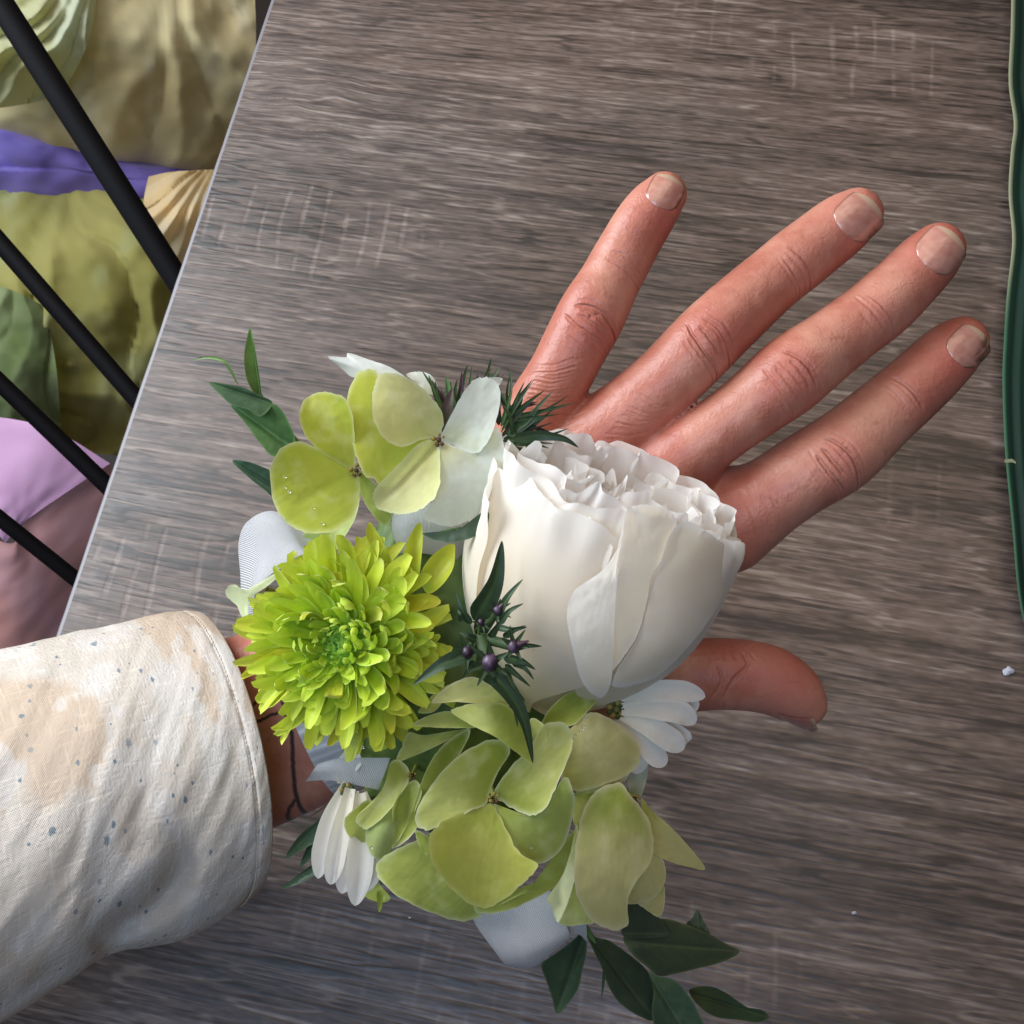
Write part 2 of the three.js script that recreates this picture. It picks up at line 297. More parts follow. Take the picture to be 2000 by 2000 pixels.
  // pink wrapped box
  { const root = thing('pink_parcel', 'pink paper parcel under the chair bars', 'parcel');
    const mat = new THREE.MeshPhysicalMaterial({ vertexColors: true, roughness: 0.6 });
    const f1 = sheet([[[-160, 800, .80], [70, 828, .80], [215, 905, .82]], [[-160, 900, .80], [10, 960, .80], [60, 1010, .81]], [[-160, 960, .80], [-40, 1010, .80], [10, 1060, .81]]], 30, 30, (u, v) => mix3(L3(206, 160, 196), L3(196, 148, 184), fbm(u * 5, v * 5, 2, 3)), (u, v) => 4 * (fbm(u * 4, v * 4, 3, 3) - 0.5));
    const f2 = sheet([[[215, 905, .82], [60, 1010, .81], [10, 1060, .81], [-160, 960, .80]], [[230, 1000, .85], [100, 1100, .835], [0, 1160, .835], [-160, 1120, .835]], [[230, 1150, .89], [100, 1240, .875], [0, 1300, .87], [-160, 1300, .87]], [[240, 1300, .93], [100, 1400, .92], [0, 1440, .92], [-160, 1440, .92]]], 30, 30, (u, v) => mix3(L3(228, 172, 176), L3(222, 160, 152), smooth(0.3, 0.7, fbm(u * 4, v * 4, 7, 3))), (u, v) => 8 * (fbm(u * 3, v * 5, 6, 3) - 0.5));
    mesh('paper_top', f1, mat, root); mesh('paper_side', f2, mat, root); mat.side = THREE.DoubleSide;
    rebase(root, P(60, 1200, 1.0)); }
}
{
  // broad green leaf lying along the table's right
  const root = thing('broad_leaf', 'broad dark green ribbed leaf with pale margin lying on the table', 'leaf');
  const ed = [[1976, -60], [1974, 60], [1970, 160], [1980, 240], [1974, 300], [1970, 380], [1977, 470], [1967, 570], [1961, 660], [1958, 745], [1963, 880], [1977, 1030], [1992, 1180], [2030, 1330]];
  const g = gridGeo(60, 120, (u, v) => {
    const q = cr(ed, v), h = 0.006 + 0.010 * Math.sin(clamp(u) * 2.2) + 0.0007 * Math.sin(u * 110) + 0.002 * (noise(v * 9, u * 3, 2) - 0.5) + (u < 0.02 ? 0.0004 : 0);
    return T(q[0] + u * (560 - 220 * v * v), q[1] + u * 40 * v, h);
  }, (u, v) => { const n = noise(u * 70, v * 4, 3); return u < 0.014 ? mix3(L3(150, 150, 116), L3(60, 100, 70), smooth(0.45, 0.6, v)) : mix3(L3(6, 30, 22), L3(14, 48, 35), n); });
  mesh('blade', g, new THREE.MeshPhysicalMaterial({ vertexColors: true, roughness: 0.72, specularIntensity: 0.6, side: THREE.DoubleSide }), root);
  const tear = sheet([[[1962, 898, 0], [1976, 896, 0], [1984, 902, 0]], [[1962, 904, 0], [1976, 903, 0], [1984, 906, 0]]].map(r => r.map(q => [q[0], q[1], tableDepth(q[0], q[1], 0.0135)])), 4, 2, () => L3(130, 130, 100));
  mesh('torn_nick', tear, new THREE.MeshStandardMaterial({ vertexColors: true, roughness: .8, side: THREE.DoubleSide }), root);
  rebase(root, T(1980, 600));
}
for (const [x, y, r, label] of [[1971, 1311, 11, 'tiny white paper scrap on the table beside the broad leaf'], [1668, 1782, 5, 'tiny bluish crumb on bare table below the thumb']]) {
  const g = new THREE.IcosahedronGeometry(r * tableDepth(x, y) / F, 2), p = g.attributes.position; for (let i = 0; i < p.count; i++) { const k = 0.6 + 0.8 * noise(p.getX(i) * 900 + 40, p.getZ(i) * 900 + 40, r); p.setXYZ(i, p.getX(i) * k, p.getY(i) * k * 0.3, p.getZ(i) * k * .7); } g.computeVertexNormals();
  const m = mesh(numbered('paper_scrap'), g, new THREE.MeshStandardMaterial({ color: new THREE.Color().setRGB(.5, .5, .56), roughness: .8 })); m.position.copy(T(x, y, 0.0008)); m.userData = { label, category: 'scrap' };
}

// ---------------------------------------------------------------- person: left hand and forearm with a rolled linen sleeve
{
  const bone = (a, b) => ({ a: camP(a[0], a[1], a[2]), b: camP(b[0], b[1], b[2]), ra: a[3] * a[2] / F, rb: b[3] * b[2] / F });
  const chain = pts => { pts = [0, 1].reduce(q => q.flatMap((a, i) => i ? [a.map((x, k) => (i < q.length - 1 ? 0.75 : 1) * x + (i < q.length - 1 ? 0.25 * q[i - 1][k] : 0)), ...(i < q.length - 1 ? [a.map((x, k) => 0.75 * x + 0.25 * q[i + 1][k])] : [])] : [a]), pts); return pts.slice(1).map((p, i) => bone([pts[i][0], pts[i][1], pts[i][2], pts[i][3] + 0.5], [p[0], p[1], p[2], p[3] + 0.5])); };
  const FING = {
    pinky: [[1040, 812, .272, 62], [1087, 745, .269, 61], [1115, 690, .268, 61], [1156, 614, .2662, 66], [1192, 546, .268, 56], [1231, 476, .268, 55.5], [1268, 415, .268, 53], [1297, 380, .268, 44]],
    ring: [[1165, 862, .272, 78], [1250, 790, .268, 69], [1306, 740, .266, 66], [1388, 655, .2635, 70], [1494, 558, .266, 62], [1561, 505, .266, 62], [1640, 442, .267, 59], [1674, 418, .267, 50]],
    middle: [[1300, 915, .270, 78], [1345, 880, .267, 67], [1420, 829, .265, 62], [1484, 781, .264, 67], [1545, 731, .2615, 76], [1650, 652, .264, 63], [1722, 600, .264, 64], [1806, 514, .265, 59], [1832, 487, .265, 51]],
    index: [[1420, 1030, .274, 88], [1506, 968, .271, 75], [1579, 920, .269, 76], [1641, 886, .2675, 78], [1709, 822, .269, 67], [1785, 757, .269, 64], [1852, 692, .270, 59], [1879, 669, .270, 50]],
    thumb: [[930, 1330, .290, 100], [1220, 1322, .286, 82], [1330, 1318, .286, 70], [1430, 1314, .285, 67], [1500, 1325, .286, 66], [1548, 1350, .287, 58], [1572, 1375, .288, 43]],
  };
  const fing = Object.values(FING).map(c => { const b = chain(c), m = b[0].a.clone().add(b.at(-1).b).multiplyScalar(0.5); return { b, m, r: Math.max(...b.map(q => Math.max(q.a.distanceTo(m) + q.ra, q.b.distanceTo(m) + q.rb))) }; });
  const palm = [
    bone([700, 1320, .281, 120], [1410, 1010, .278, 92]), bone([690, 1290, .280, 115], [1300, 925, .275, 85]), bone([680, 1260, .279, 110], [1175, 868, .276, 78]), bone([660, 1240, .280, 105], [1060, 838, .279, 68]),
    bone([760, 1330, .292, 110], [1330, 1040, .290, 85]), bone([740, 1290, .291, 105], [1130, 930, .290, 80]), bone([800, 1340, .288, 110], [1180, 1250, .290, 80]),
  ];
  const arm = [
    bone([60, 1505, .287, 155], [640, 1310, .281, 112]), bone([120, 1640, .287, 150], [700, 1420, .283, 108]), bone([640, 1310, .281, 112], [760, 1270, .281, 112]), bone([90, 1580, .295, 150], [680, 1370, .289, 110]),
  ];
  const cap = (b, p) => {
    const abx = b.b.x - b.a.x, aby = b.b.y - b.a.y, abz = b.b.z - b.a.z, apx = p.x - b.a.x, apy = p.y - b.a.y, apz = p.z - b.a.z;
    const t = clamp((apx * abx + apy * aby + apz * abz) / (abx * abx + aby * aby + abz * abz));
    return Math.hypot(apx - abx * t, apy - aby * t, apz - abz * t) - lerp(b.ra, b.rb, t);
  };
  const smin = (a, b, k) => { const h = Math.max(k - Math.abs(a - b), 0) / k; return Math.min(a, b) - h * h * k * 0.25; };
  const sdf = p => {
    let pd = 1; for (const b of palm) pd = smin(pd, cap(b, p), 0.008);
    for (const b of arm) pd = smin(pd, cap(b, p), 0.010);
    let fd = 1;
    for (const f of fing) { const far = Math.hypot(p.x - f.m.x, p.y - f.m.y, p.z - f.m.z) - f.r; if (far > 0.007) { fd = Math.min(fd, far); continue; } let d = 1; for (const b of f.b) d = smin(d, cap(b, p), 0.0008); fd = smin(fd, d, 0.0004); }
    return smin(pd, fd, 0.005) + 0.00022 * (noise(p.x * 160 + 50, p.y * 160 + 50) - 0.5);
  };
  // surface nets
  const cell = 0.0009, lo = camP(60, 1760, .27).setZ(-0.325), hi = camP(1950, 310, .27).setZ(-0.248);
  const nx = Math.ceil((hi.x - lo.x) / cell), ny = Math.ceil((hi.y - lo.y) / cell), nz = Math.ceil((hi.z - lo.z) / cell);
  const G = new Float32Array((nx + 1) * (ny + 1) * (nz + 1)).fill(1), gi = (i, j, k) => (k * (ny + 1) + j) * (nx + 1) + i;
  const pt = V3(), B = 8, half = B * cell * 0.5, lim = half * 1.74 + 0.004;
  for (let k = 0; k <= nz; k += B) for (let j = 0; j <= ny; j += B) for (let i = 0; i <= nx; i += B) {
    pt.set(lo.x + i * cell + half, lo.y + j * cell + half, lo.z + k * cell + half);
    const d0 = sdf(pt), far = Math.abs(d0) > lim;
    for (let c = k; c < Math.min(k + B, nz + 1); c++) for (let b = j; b < Math.min(j + B, ny + 1); b++) for (let a = i; a < Math.min(i + B, nx + 1); a++)
      G[gi(a, b, c)] = far ? d0 : sdf(pt.set(lo.x + a * cell, lo.y + b * cell, lo.z + c * cell));
  }
  const vid = new Int32Array((nx + 1) * (ny + 1) * (nz + 1)).fill(-1), vp = [], idx = [];
  const ED = [[0, 1], [2, 3], [4, 5], [6, 7], [0, 2], [1, 3], [4, 6], [5, 7], [0, 4], [1, 5], [2, 6], [3, 7]];
  for (let k = 0; k < nz; k++) for (let j = 0; j < ny; j++) for (let i = 0; i < nx; i++) {
    const v = []; let m = 0;
    for (let c = 0; c < 8; c++) { const d = G[gi(i + (c & 1), j + ((c >> 1) & 1), k + (c >> 2))]; v.push(d); if (d < 0) m |= 1 << c; }
    if (m === 0 || m === 255) continue;
    let x = 0, y = 0, z = 0, n = 0;
    for (const [a, b] of ED) if ((v[a] < 0) !== (v[b] < 0)) { const t = v[a] / (v[a] - v[b]); x += lerp(a & 1, b & 1, t); y += lerp((a >> 1) & 1, (b >> 1) & 1, t); z += lerp(a >> 2, b >> 2, t); n++; }
    vid[gi(i, j, k)] = vp.length / 3; vp.push(lo.x + (i + x / n) * cell, lo.y + (j + y / n) * cell, lo.z + (k + z / n) * cell);
  }
  const quad = (a, b, c, d, flip) => { if (a < 0 || b < 0 || c < 0 || d < 0) return; flip ? idx.push(a, c, b, a, d, c) : idx.push(a, b, c, a, c, d); };
  for (let k = 1; k < nz; k++) for (let j = 1; j < ny; j++) for (let i = 1; i < nx; i++) {
    const s = G[gi(i, j, k)] < 0;
    if (s !== (G[gi(i + 1, j, k)] < 0)) quad(vid[gi(i, j - 1, k - 1)], vid[gi(i, j, k - 1)], vid[gi(i, j, k)], vid[gi(i, j - 1, k)], !s);
    if (s !== (G[gi(i, j + 1, k)] < 0)) quad(vid[gi(i - 1, j, k - 1)], vid[gi(i, j, k - 1)], vid[gi(i, j, k)], vid[gi(i - 1, j, k)], s);
    if (s !== (G[gi(i, j, k + 1)] < 0)) quad(vid[gi(i - 1, j - 1, k)], vid[gi(i, j - 1, k)], vid[gi(i, j, k)], vid[gi(i - 1, j, k)], !s);
  }
  const pos = [], uv = [];
  // skin map: laid over the hand from straight above, in world x and z
  const u0 = -0.118, v0 = -0.19, SZ = 0.24, N = 1536;
  const toUV = w => [(w.x - u0) / SZ, (w.z - v0) / SZ];
  for (let i = 0; i < vp.length; i += 3) {
    const p = V3(vp[i], vp[i + 1], vp[i + 2]), w = toW(p);
    pos.push(w.x, w.y, w.z); uv.push(...toUV(w));
  }
  const g = new THREE.BufferGeometry();
  g.setAttribute('position', new THREE.Float32BufferAttribute(pos, 3)); g.setAttribute('uv', new THREE.Float32BufferAttribute(uv, 2)); g.setIndex(idx); g.computeVertexNormals();

  // creases, tattoo and colour
  const hgt = new Float32Array(N * N).fill(0), ink = new Float32Array(N * N), red = new Float32Array(N * N), tan = new Float32Array(N * N);
  const texel = SZ / N;
  function stamp(arr, w, r, amt, soft = true) {            // world point, radius m
    const [u, v] = toUV(w), ci = u * N, cj = v * N, rt = r / texel;
    for (let j = Math.max(0, Math.floor(cj - rt)); j <= Math.min(N - 1, cj + rt); j++) for (let i = Math.max(0, Math.floor(ci - rt)); i <= Math.min(N - 1, ci + rt); i++) {
      const q = Math.hypot(i - ci, j - cj) / rt; if (q >= 1) continue;
      const f = soft ? (1 - q * q) * (1 - q * q) : 1; arr[j * N + i] = Math.max(arr[j * N + i], amt * f);
    }
  }
  function line(arr, pts, r, amt, jit = 0) {               // px points with depth
    const n = Math.max(8, pts.length * 22);
    for (let k = 0; k <= n; k++) { const q = cr(pts, k / n), e = k / n, f = Math.min(1, 6 * Math.min(e, 1 - e) + 0.25); stamp(arr, P(q[0] + jit * (noise(k * 0.3, amt * 91) - 0.5), q[1] + jit * (noise(k * 0.3, amt * 37 + 8) - 0.5), q[2]), r * (0.6 + 0.4 * f), amt * f); }
  }
  const creaseSet = (c, ax, w, d, list, bow, amt) => {      // transverse folds round a joint
    const L = Math.hypot(...ax), a = [ax[0] / L, ax[1] / L], p = [-a[1], a[0]];
    for (const [s0, ext0, k0] of list) {
      const s = s0 + rr(-4, 4), ext = ext0 * rr(.75, 1.15), k = k0 * rr(.35, 1.15);
      const pts = []; const off = rr(-0.12, 0.12), sk = rr(-0.1, 0.1);
      for (let t = -1; t <= 1.001; t += 0.25) { const tt = t * ext + off, q = s + bow * Math.sign(s || 0.01) * Math.min(1, Math.abs(s) / 20) * (0.35 - tt * tt) + sk * tt * 20; pts.push([c[0] + a[0] * q + p[0] * tt * w + rr(-.8, .8), c[1] + a[1] * q + p[1] * tt * w + rr(-.8, .8), d]); }
      line(hgt, pts, rr(0.0005, 0.0008), k * amt * 0.8, 1);
    }
  };
  const AX = { pinky: [.51, -.86], ring: [.77, -.638], middle: [.767, -.642], index: [.77, -.64] };
  const J = { pinky: [[1156, 612], [1223, 488], 60], ring: [[1392, 664], [1562, 508], 66], middle: [[1550, 742], [1716, 606], 70], index: [[1643, 890], [1784, 752], 70] };
  for (const f of Object.keys(J)) {
    const [pip, dip, w] = J[f], d = .256;
    creaseSet(pip, AX[f], w, d, [[-44, .55, .25], [-31, .75, .5], [-19, .8, .8], [-6, .5, .8], [8, .55, .6], [19, .8, .8], [32, .75, .4]], 16, 1);
    for (let k = 0; k < 1; k++) creaseSet([pip[0] + rr(-22, 22), pip[1] + rr(-22, 22)], [AX[f][0] + rr(-.7, .7), AX[f][1] + rr(-.7, .7)], 20, d, [[0, .8, .5]], 4, 1);
    stamp(red, P(pip[0], pip[1], d), 0.010, 0.55); stamp(red, P(dip[0], dip[1], d), 0.008, 0.35);
    creaseSet(dip, AX[f], w * .9, d, [[-22, .6, .25], [-11, .75, .45], [1, .6, .3], [11, .8, .75]], 8, 0.8);
    const tip = FING[f].at(-1); stamp(red, P(tip[0], tip[1], .259), 0.012, 0.8);
  }
  // loose folds by the knuckles and finger webs
  for (let k = 0; k < 34; k++) { const t = k / 34; line(hgt, [[1440 + t * 75 + rr(-5, 5), 950 + t * 30 + rr(-10, 10), .262], [1465 + t * 70, 1000 + t * 14, .262], [1480 + t * 60 + rr(-8, 8), 1050 - t * 20 + rr(-8, 8), .263]], .0006, rr(.12, .3), 1); }
  for (let k = 0; k < 26; k++) { const y = 690 + k * 5 + rr(-3, 3); line(hgt, [[1020 + rr(0, 26), y + 14, .263], [1080 + rr(-6, 6), y + 24, .262], [1135 + rr(-12, 12), y + 16, .263]], .0005, rr(.1, .28), 1); }
  for (let k = 0; k < 22; k++) { const t = k / 22; line(hgt, [[1180 + t * 70, 850 - t * 80 + rr(-6, 6), .261], [1225 + t * 60, 850 - t * 55, .261], [1275 + t * 40, 835 - t * 40 + rr(-6, 6), .262]], .0005, rr(.1, .25), 1); }
  line(hgt, [[1450, 1270, .277], [1458, 1300, .277], [1430, 1330, .277], [1412, 1362, .277]], .0007, .4, 2); line(hgt, [[1400, 1300, .277], [1408, 1330, .277], [1390, 1360, .277]], .0006, .3, 2);
  for (let k = 0; k < 5; k++) line(hgt, [[1380 + k * 26, 1250, .28], [1392 + k * 18, 1268, .279], [1398 + k * 18 + rr(-6, 6), 1290, .278]], .0006, rr(.08, .2), 1);
  stamp(red, P(1520, 1300, .277), .02, .7); stamp(red, P(1440, 1040, .262), .02, .5); stamp(red, P(1270, 860, .262), .02, .35);
  // tattooed twig on the wrist
  const tat = (r, ...p) => line(ink, p.map(q => [q[0], q[1], .262]), r, 1, 2);
  tat(.0008, [556, 1408], [560, 1432], [558, 1480], [557, 1546], [562, 1580], [572, 1612]); tat(.0005, [557, 1546], [540, 1566], [528, 1583], [515, 1600]); tat(.0005, [562, 1575], [545, 1592], [524, 1606], [508, 1622]);
  tat(.0005, [545, 1330], [524, 1339], [502, 1350], [478, 1372]); tat(.0005, [540, 1385], [519, 1390], [490, 1402], [470, 1405]); tat(.00055, [585, 1300], [545, 1335], [548, 1380], [556, 1410]);
  const colTex = dataTex(N, N, (i, j) => {
    const k = j * N + i, x = i * texel, y = j * texel;
    const b = fbm(x * 90, y * 90, 1.3, 4), f = fbm(x * 900, y * 900, 4.3, 2), sp = noise(x * 520, y * 520, 8.8);
    let c = mix3([204, 140, 117], [184, 110, 90], smooth(0.3, 0.7, b));
    c = mix3(c, [196, 94, 82], red[k] * 0.55 * (0.6 + 0.8 * f));
    if (sp > 0.86) c = mix3(c, [150, 92, 72], (sp - 0.86) * 2.4);
    c = [c[0] + 10 * (f - 0.5), c[1] + 10 * (f - 0.5), c[2] + 10 * (f - 0.5)];
    return mix3(c, [42, 34, 36], ink[k] * 0.9);
  }, true, false);
  const bumpTex = dataTex(N, N, (i, j) => {
    const k = j * N + i, x = i * texel, y = j * texel;
    const cells = Math.abs(noise(x * 1500, y * 1500, 2.1) - 0.5) + 0.6 * Math.abs(noise(x * 2900 + 7, y * 2900, 5.1) - 0.5);
    const h = 255 * clamp(0.72 - 0.6 * hgt[k] + 0.08 * (cells - 0.35) + 0.10 * (fbm(x * 380, y * 380, 6.6, 2) - 0.5)); return [h, h, h];
  }, false, false);
  const skin = new THREE.MeshPhysicalMaterial({ map: colTex, bumpMap: bumpTex, bumpScale: 0.0013, roughness: 0.41, specularIntensity: 1.0 });
  const root = thing('person', 'spread left hand with wrist tattoo and speckled cream linen sleeve', 'person');
  const hand = mesh('hand_and_forearm', g, skin, root);

  // nails
  const nails = [['pinky', [1300, 374], [.42, -.91], 33, 35, .42], ['ring', [1678, 424], [.72, -.69], 42, 46, .34], ['middle', [1838, 488], [.68, -.73], 42, 46, .34], ['index', [1892, 676], [.70, -.71], 38, 40, .42]];
  const nailMat = new THREE.MeshPhysicalMaterial({ vertexColors: true, roughness: 0.25, clearcoat: 0.9, clearcoatRoughness: 0.14, specularIntensity: 1 });
  const hit = (x, y, d0) => { let d = d0; for (let i = 0; i < 60; i++) { const s = sdf(camP(x, y, d)); if (s < 0.00004) break; d += Math.max(s * 0.8, 0.00005); if (d > 0.3) break; } return d; };
  for (const [f, c, ax, hl, hw, dirt] of nails) {
    const l = Math.hypot(...ax), a = [ax[0] / l, ax[1] / l], p = [-a[1], a[0]], dc = hit(c[0], c[1], .245);
    const at = (u, v) => {
      const x = u * 2 - 1, y = v * 2 - 1, yy = y * hl * (y > 0 ? 1 - 0.22 * x * x : 1 - 0.10 * x * x) - 0.0, xx = x * hw * (1 - 0.10 * Math.pow(Math.abs(y), 3)) * (y < -0.55 ? Math.sqrt(Math.max(0.12, 1 - Math.pow((-y - 0.55) / 0.62, 2))) : 1) * (y > 0.7 ? 1 - 0.18 * Math.pow((y - 0.7) / 0.3, 2) : 1);
      return [c[0] + a[0] * yy + p[0] * xx, c[1] + a[1] * yy + p[1] * xx, x, y];
    };
    const ng = gridGeo(18, 20, (u, v) => {
      const [x, y, tx, ty] = at(u, v), flat = dc + 0.0004 + 0.0034 * tx * tx + 0.0016 * (ty > 0 ? ty * ty : 0);
      const d = Math.min(hit(x, y, .245), dc + 0.006), up = 0.00035 * (1 - Math.pow(Math.max(Math.abs(tx), Math.abs(ty)), 6)) + 0.00003;
      return P(x, y, Math.min(lerp(d, flat, 0.35), d) - up);
    }, (u, v) => {
      const x = u * 2 - 1, y = v * 2 - 1, n = fbm(u * 30, v * 4, hl, 3), m = fbm(u * 9 + hl, v * 9, 3.3, 3);
      let c3 = mix3(L3(204, 146, 128), L3(192, 128, 112), smooth(0.3, 0.7, m)); c3 = mix3(c3, L3(212, 164, 142), smooth(0.35, 0.95, n) * 0.5);
      c3 = mix3(c3, L3(214, 186, 154), 0.8 * smooth(0.70, 0.86, y + 0.12 * (1 - x * x) - 0.08 + 0.1 * (m - 0.5)));
      const dr = Math.max(smooth(0.80, 0.97, x + 0.2 * (m - 0.5)), smooth(0.93, 1, -x)) * dirt * 2 + (f === 'index' ? smooth(0.35, 0.7, x * 0.9 + y * 0.25 + 0.5 * (m - 0.5)) * smooth(0.3, 0.6, noise(u * 14, v * 3, 2)) * 0.9 : 0);
      return mix3(c3, L3(96, 58, 34), clamp(dr, 0, 0.85));
    });
    mesh('fingernail', ng, nailMat, hand);
  }
  { // thumb nail, seen from its side
    const ng = gridGeo(14, 14, (u, v) => {
      const x = 1520 + 70 * v + 6 * u, y = lerp(1394, 1402, v) + u * (10 + 20 * v) + 4 * Math.sin(v * 3), d = hit(x, y - 6 * u, .262);
      return P(x + 4 * u * v, y, Math.min(d, .291) - 0.0006 + 0.003 * u * u);
    }, (u, v) => { const m = fbm(u * 6, v * 9, 3.1, 3), c = mix3(L3(196, 128, 112), L3(182, 112, 98), m); return mix3(c, L3(214, 178, 150), smooth(0.86, 0.98, v)); });
    mesh('fingernail', ng, nailMat, hand);
  }

  // sleeve
  const st = [[390, 1196, 487, 1742], [350, 1194, 442, 1782], [285, 1207, 368, 1824], [200, 1225, 278, 1850], [110, 1246, 196, 1872], [0, 1272, 100, 1934], [-150, 1310, -60, 2034], [-330, 1360, -220, 2150]];
  const ring = (t, a, sc = 1, dz = 0) => {
    const q = cr(st, clamp(t / 7)), cx = (q[0] + q[2]) / 2, cy = (q[1] + q[3]) / 2, vx = (q[0] - q[2]) / 2, vy = (q[1] - q[3]) / 2, s = Math.sin(a), c = Math.cos(a);
    const x = cx + (vx * c + (82 - 3 * t) * s) * sc, y = cy + (vy * c + 22 * s) * sc;
    const D = lerp(0.033, 0.046, t / 7), dc = lerp(0.286, 0.292, t / 7);
    return [x, y, dc - D * s * sc - dz];
  };
  const seq = [[1.6, .93], [0.9, .94], [0.3, .95], [0.08, .955], [0.02, .965], [0, .98], [0.02, .995], [0.07, 1]];
  for (let k = 1; k <= 130; k++) seq.push([0.07 + 6.9 * k / 130, 1]);
  const foldAt = (x, y) => { // deep soft fold near the underside, and shallow ones over the arm
    const seg = [[352, 1590], [358, 1680], [322, 1752], [262, 1800], [205, 1842]]; let best = 1e9, bt = 0;
    for (let k = 0; k < 40; k++) { const q = cr(seg, k / 39), d = Math.hypot(x - q[0], y - q[1]); if (d < best) { best = d; bt = k / 39; } }
    const w = lerp(34, 26, bt);
    return (-6.0 * Math.exp(-(best * best) / (w * w)) * smooth(0, 0.5, bt) + 1.6 * Math.exp(-Math.pow((best - 60) / 46, 2)) * smooth(0.1, 0.5, bt)) * 0.001;
  };
  const nu = 180, AL = 0.125, AR = 0.24;
  const sg = gridGeo(nu, seq.length - 1, (u, v) => {
    const [t, sc] = seq[Math.round(v * (seq.length - 1))], a = u * Math.PI * 2, s = Math.sin(a);
    const q = ring(t, a, sc);
    let mm = 1.5 * (fbm(Math.cos(a) * 2 + 5 + t * 0.9, Math.sin(a) * 2 + 5 - t * 0.5, 1, 3) - 0.5) * smooth(0, 1.2, t) * 2.2 + 0.9 * (fbm(Math.cos(a) * 5 + 9 + t * 1.8, Math.sin(a) * 5 + 9, 3, 3) - 0.5);
    mm += 1.1 * (noise(Math.cos(a) * 3 + t * 0.3 + 31, Math.sin(a) * 3 + 8, 2.5) - 0.5) * smooth(0.2, 2, t);
    mm -= 0.7 * Math.exp(-Math.pow((t - 0.72 - 0.05 * Math.sin(a * 3)) / 0.055, 2)) * (0.5 + noise(a * 22, 2)); // stitched hem line
    mm += 0.35 * smooth(0.7, 0.6, t) * (sc >= 1 ? 1 : 0.3) + 0.35 * Math.sin(a * 31 + 3 * noise(a * 6, 1)) * Math.exp(-Math.pow((t - 0.7) / 0.25, 2)) * noise(a * 9, 5);
    const f = foldAt(q[0], q[1]) * (s > 0 ? 1 : 0) * (sc >= 1 ? 1 : 0);
    const k = 1 + (mm * 0.001) / 0.034;                      // outward
    const c0 = ring(t, 0, 0), cz = lerp(0.286, 0.292, t / 7);
    return P(c0[0] + (q[0] - c0[0]) * lerp(1, k, 0.4), c0[1] + (q[1] - c0[1]) * lerp(1, k, 0.4), cz + (q[2] - cz) * k - f);
  });
  { const uvA = []; for (let j = 0; j < seq.length; j++) for (let i = 0; i <= nu; i++) uvA.push(clamp(seq[j][0] / 7), i / nu); sg.setAttribute('uv', new THREE.Float32BufferAttribute(uvA, 2)); }
  const W = 1024, Hh = 2048;
  const specks = []; for (let k = 0; k < 190; k++) specks.push([rnd() * 1, rnd(), rr(0.0003, 0.00075) * (rnd() < 0.25 ? 1.5 : 1), rnd()]);
  const cover = new Uint8Array(W * Hh);
  for (const [su, sv, r, h] of specks) {
    const ru = r / AL * W, rv = r / AR * Hh; for (let j = -Math.ceil(rv * 1.6); j <= rv * 1.6; j++) for (let i = -Math.ceil(ru * 1.6); i <= ru * 1.6; i++) {
      const e = Math.hypot(i / ru, j / rv) + 0.9 * (noise(i * 0.5 + su * 99, j * 0.5 + sv * 99) - 0.5); if (e < 1) { const x = Math.floor(su * W + i), y = Math.floor(sv * Hh + j); if (x >= 0 && x < W && y >= 0 && y < Hh) cover[y * W + x] = 90 + Math.floor(h * 120); }
    }
  }
  const weaveH = new Uint8Array(W * Hh);
  const cloth = dataTex(W, Hh, (i, j) => {
    const u = i / W, v = j / Hh, x = u * AL, y = v * AR;
    const a = v * Math.PI * 2;
    const wx = noise(x * 900, y * 90, 2.2), wyy = noise(x * 90, y * 900, 4.4);
    const wv = 0.5 + 0.5 * Math.sin(x * 2 * Math.PI / 0.00062 + 2 * wyy) * Math.sin(y * 2 * Math.PI / 0.00062 + 2 * wx), slub = smooth(0.7, 0.95, noise(x * 130, y * 1700, 7.7)) + smooth(0.7, 0.95, noise(x * 1700, y * 130, 9.9));
    weaveH[j * W + i] = 255 * clamp(0.4 + 0.30 * wv + 0.08 * slub + 0.25 * (noise(x * 1400, y * 1400, 3) - 0.5));
    // washed dye: cream ground with tan blocks that follow the cloth's check
    const bx = fbm(x * 34 + 0.06 * noise(x * 300, y * 300), y * 30, 1.7, 3), big = fbm(x * 60, y * 60, 9.2, 3);
    const patch = smooth(0.46, 0.58, bx + 0.05 * (noise(x * 420, y * 420, 5) - 0.5)) * 0.42;
    let c = [211, 198, 183];
    c = mix3(c, [194, 158, 124], clamp(patch));
    c = mix3(c, [220, 212, 204], 0.6 * smooth(0.52, 0.6, fbm(x * 80 + 9, y * 80, 3.9, 3)) * 1);
    const k = 1 + 0.16 * (wv - 0.5) + 0.05 * slub - 0.02; c = [c[0] * k, c[1] * k, c[2] * k];
    const s = cover[j * W + i]; if (s) c = mix3(c, [88, 108, 124], s / 255 * 0.95);
    return c;
  }, true, false);
  const clothB = dataTex(W, Hh, (i, j) => { const h = weaveH[j * W + i]; return [h, h, h]; }, false, false);
  const sleeve = mesh('sleeve', sg, new THREE.MeshPhysicalMaterial({ map: cloth, bumpMap: clothB, bumpScale: 0.0005, roughness: 0.95, sheen: 0.35, sheenRoughness: 0.6, side: THREE.DoubleSide }), root);
